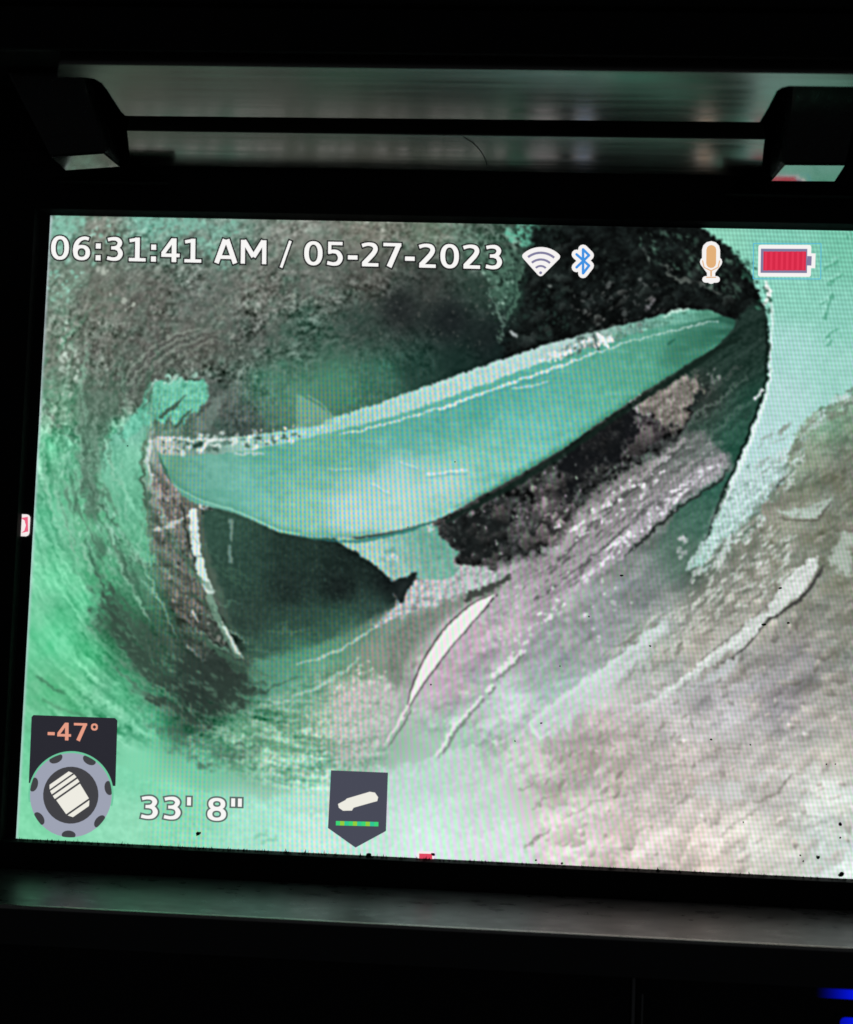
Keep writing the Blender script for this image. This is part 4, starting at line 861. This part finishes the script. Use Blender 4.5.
# wireless signal icon
c0 = px((540.6, 273))[0]
def sector(c, r0, r1, a0, a1, n=16): return circ(c, r1*K, n, a0, a1)+circ(c, r0*K, n, a0, a1)[::-1]
flat('signal_icon', [[c0]+circ(c0, 23*K, 20, 46, 134)], MATS['icon_white'], 2)
wd = [c0]+circ(c0, 22.5*K, 20, 47, 133)
flat('signal_icon', stroke(wd+[c0], 6.6*K), MATS['icon_white'], 3)
flat('signal_arc', [sector(c0, 18.9, 21.2, 50, 130), sector(c0, 12.2, 14.4, 48, 132), sector(c0, 5.8, 7.8, 44, 136), circ(c0, 1.5*K, 10)], MATS['icon_violet'], 4)
# short range radio icon
rune = [px((576.5, 254.5), (589, 265.8), (583, 273.5), (583, 249.5), (589, 255.5), (576.5, 267.5))][0]
flat('radio_icon', stroke(rune, 9.6*K), MATS['icon_white'], 2)
flat('radio_symbol', stroke(rune, 2.5*K), MATS['icon_blue'], 3)
# microphone icon
a, b = px((711, 250), (711, 262))
flat('microphone_icon', stroke([a, b], 17.5*K)+stroke(px((705, 262), (711, 270), (717, 262)), 10*K)+stroke(px((705.5, 279.5), (716.5, 279.5)), 6.5*K)+stroke(px((711, 268), (711, 280)), 8*K), MATS['icon_white'], 2)
flat('microphone_body', stroke([px((711.2, 250))[0], px((711, 263.5))[0]], 9.5*K), MATS['icon_tan'], 4)
flat('microphone_stand', stroke([tuple(p) for p in px((702.5, 261), (704, 267.5), (711, 271), (718, 267.5), (719.5, 261))], 1.0*K)+stroke(px((711, 271), (711, 276)), 1.6*K)+stroke(px((706.5, 277.5), (715.5, 277.5)), 1.0*K), MATS['icon_tan'], 3)
# battery icon
q = lambda x0, y0, x1, y1: P2([(x0, y0), (x1, y0+.2), (x1-.4, y1+.2), (x0-.4, y1)])
flat('battery_icon', [q(760.5, 247, 809, 274.6)]+stroke(q(760.5, 247, 809, 274.6)+q(760.5, 247, 809, 274.6)[:1], 4.2*K)+[q(808, 253.4, 815.5, 268.2)], MATS['icon_white'], 2)
flat('battery_frame', [q(760.8, 248.8, 807.2, 273.0), q(807.2, 256.2, 811.6, 265.6)], MATS['icon_violet'], 3)
flat('battery_charge', [q(763.4+k*5.35, 251.6, 763.4+k*5.35+5.0, 270.6) for k in range(8)]+[q(763.4, 251.9, 806, 270.3)], MATS['battery_red'], 4)
flat('battery_moire', [q(764.6+k*5.35, 252.2, 764.6+k*5.35+2.4, 270.0) for k in range(8)], MATS['battery_moire'], 6)  # lighter stripes imitating moire over the red charge
sel = q(753.5, 243.5, 821, 278.8)
flat('selection_box', [stroke([sel[i], sel[(i+1) % 4]], .8*K)[0] for i in range(4)], MATS['select_blue'], 1)
# angle badge
flat('angle_badge', [px((33.5,715),(115,718),(117.5,720.5),(115.5,786),(28.8,783),(31.6,717))], MATS['badge_dark'], 1)
text('angle_text', '-47°', [(48,722.2),(98,723.5),(47.8,739.8)], MATS['angle_salmon'], None, 2, 0, 0, 'salmon angle readout of minus 47 degrees')
gc = px((71, 795))[0]
flat('gear_ring', [sector(gc, 39.6, 42.6, -12, 192, 40)], MATS['ring_edge'], 2)
flat('gear_ring', [circ(gc, 40.8*K, 44)], MATS['ring_lavender'], 3)
nt_ = []
for k in range(7):
    t = math.radians(-90+k*360/7); cx_, cz_ = gc[0]+38.6*K*math.cos(t), gc[1]+38.6*K*math.sin(t)
    e = []
    for a in np.linspace(0, 360, 18, endpoint=False):
        u, v = 4.4*K*math.cos(math.radians(a)), 7.0*K*math.sin(math.radians(a))
        x, z = cx_+u*math.cos(t)-v*math.sin(t), cz_+u*math.sin(t)+v*math.cos(t)
        d = math.hypot(x-gc[0], z-gc[1]); s = min(1, 40.9*K/d)
        e.append((gc[0]+(x-gc[0])*s, gc[1]+(z-gc[1])*s))
    nt_.append(e)
flat('gear_notch', nt_, MATS['ring_dark'], 4)
flat('gear_hole', [circ(gc, 27.6*K, 36)], MATS['ring_dark'], 4)
ax = np.array([.60, -.80]); sd = np.array([.80, .60]); hc = np.array(gc)+np.array([-.4, .0])*K
def seg_(t0, t1, w0, w1): return [tuple(hc+ax*t0*K-sd*w0*K), tuple(hc+ax*t0*K+sd*w0*K), tuple(hc+ax*t1*K+sd*w1*K), tuple(hc+ax*t1*K-sd*w1*K)]
flat('camera_head', [seg_(-20, -16.2, 11.5, 14.0), seg_(-14.6, -11, 14.4, 14.8), seg_(-9.2, -5.6, 14.8, 14.8), seg_(-3.8, 13.0, 14.2, 13.6), seg_(14.8, 19.2, 13.0, 9.6)], MATS['head_cream'], 5)
# storage badge
flat('storage_badge', [px((331,770.3),(388,772.6),(386,831),(355.5,847.6),(328,828))], MATS['badge_slate'], 1)
Z = lambda *p: px(*[(260+a*.211, 690+b*.211) for a, b in p])
flat('memory_stick', [Z((370,540),(404,522),(412,514),(520,482),(545,486),(560,508),(556,526),(442,560),(436,571),(394,572),(374,558))], MATS['head_cream'], 2)
flat('memory_stick_edge', stroke(Z((446,559),(545,531)), .9*K), MATS['badge_slate'], 3)
for k in range(10):
    x0 = 336+k*4.25
    m = MATS.setdefault('bar%d' % (k % 3), None) or glow('bar%d' % (k % 3), ((60,214,120), (150,206,60), (50,200,150))[k % 3])
    flat('progress_bar', [px((x0, 820.9+k*.1), (x0+4.2, 821+k*.1), (x0+4.1, 825.4+k*.1), (x0-.1, 825.3+k*.1))], m, 2)
# edge markers half hidden by the bezel
flat('edge_marker', [rrect(px((15, 536))[0], px((30.6, 514.5))[0], 4*K)], MATS['marker_white'], 1)
flat('marker_arrow', [px((21,518),(28,516.8),(28.3,531.5),(21.5,533),(24.5,530.5),(26,525.5),(24.8,520.5))], MATS['marker_red'], 2)
flat('edge_marker', [rrect(px((417, 866))[0], px((434.5, 851.6))[0], 2.5*K)], MATS['marker_white'], 1)
flat('marker_arrow', [px((419.2, 853.4), (432.3, 853.8), (432, 866), (419, 866))], MATS['marker_deep'], 2)

# ---------------------------------------------------------------- dust and a hair
R_ = np.random.RandomState(7)
V, F = [], []
def tuft(x, z, h, w, y=-.25, lean=0):
    b = len(V)
    V.extend([(x-w/2, y, z), (x+w/2, y, z), (x, y+.18, z), (x+lean, y+.03, z+h)]); F.extend([(b, b+1, b+3), (b+1, b+2, b+3), (b+2, b, b+3), (b, b+2, b+1)])
for k in range(520):
    x = R_.uniform(-64, 64); big = R_.rand() < .07
    tuft(x, -48.15, R_.uniform(.2, .42) if not big else R_.uniform(.4, .75), R_.uniform(.08, .3), R_.uniform(-.6, -.2), R_.randn()*.15)
def speck(p, r, asp=1.0, ang=0):
    x, z = P2([p])[0]; b = len(V); n = 8; r *= K
    for ring, (s, y) in enumerate(((1, -.16), (.6, -.34))):
        for k in range(n):
            a = 2*math.pi*k/n; q_ = r*s*(1+.25*R_.randn()*.6); u, v = q_*asp*math.cos(a), q_*math.sin(a)
            V.append((x+u*math.cos(ang)-v*math.sin(ang), y, z+u*math.sin(ang)+v*math.cos(ang)))
    for k in range(n): F.append((b+k, b+(k+1) % n, b+n+(k+1) % n, b+n+k))
    F.append(tuple(range(b+n, b+2*n)))
for p, r, asp, ang in (((198.5,833),1.7,1.7,.5),((369,855),2.2,1.3,0),((818,857),1.9,1,0),((840,824),1.9,1,0),((841,874),2.4,1.3,.3),((840,837.5),1,1,0),((800,855),1,1,0),((803,861),.8,1,0),((711,739.5),1.0,1.3,0),((750,744.5),.8,1,0),((743,822),.8,1,0),((788,623),1.1,1.4,0),((763.5,624.5),1.2,2,0),((780,588),1,2,.3),((621.5,575.5),.9,2,0),((589,616.5),.9,1,0),((650,646),.9,1.2,0),((560,666),.7,1,0),((431,684.5),.9,1,0),((408,527),.6,1,0),((826,764),.8,1,0),((835,764),.8,1,0),((541,723),.9,1.3,0),((128,446),.8,1,0),((433,854),1.6,1.4,0),((536,860),1.0,1,0),((562,863),1.2,1,0),((515,741),.8,1,0),((455,462),.7,1,0)):
    speck(p, r, asp, ang)
me = bpy.data.meshes.new('dust'); me.from_pydata([tuple(np.array(v)*MM) for v in V], [], F); me.materials.append(MATS['lint_dark'])
dust = link(bpy.data.objects.new('dust', me)); dust['label'] = 'dark dust and lint along the lower edge of the screen'; dust['category'] = 'dust'; dust['kind'] = 'stuff'

path = smooth_line([on1(.3,-7.8),on1(1.7,-6.8),on1(2.9,-5.3),on1(3.6,-3.8),on1(3.9,-2.6)])
V, F = [], []
for k, p in enumerate(path):
    for a in range(6):
        t = a*math.pi/3; V.append((p[0]+.055*math.cos(t), p[1], p[2]-.07+.055*math.sin(t)))
    if k:
        b = (k-1)*6
        for a in range(6): F.append((b+a, b+(a+1) % 6, b+6+(a+1) % 6, b+6+a))
me = bpy.data.meshes.new('hair_strand'); me.from_pydata([tuple(np.array(v)*MM) for v in V], [], F); me.materials.append(MATS['hair_dark'])
hair = link(bpy.data.objects.new('hair_strand', me)); hair['label'] = 'short dark curved hair stuck to the satin band above the screen'; hair['category'] = 'hair'
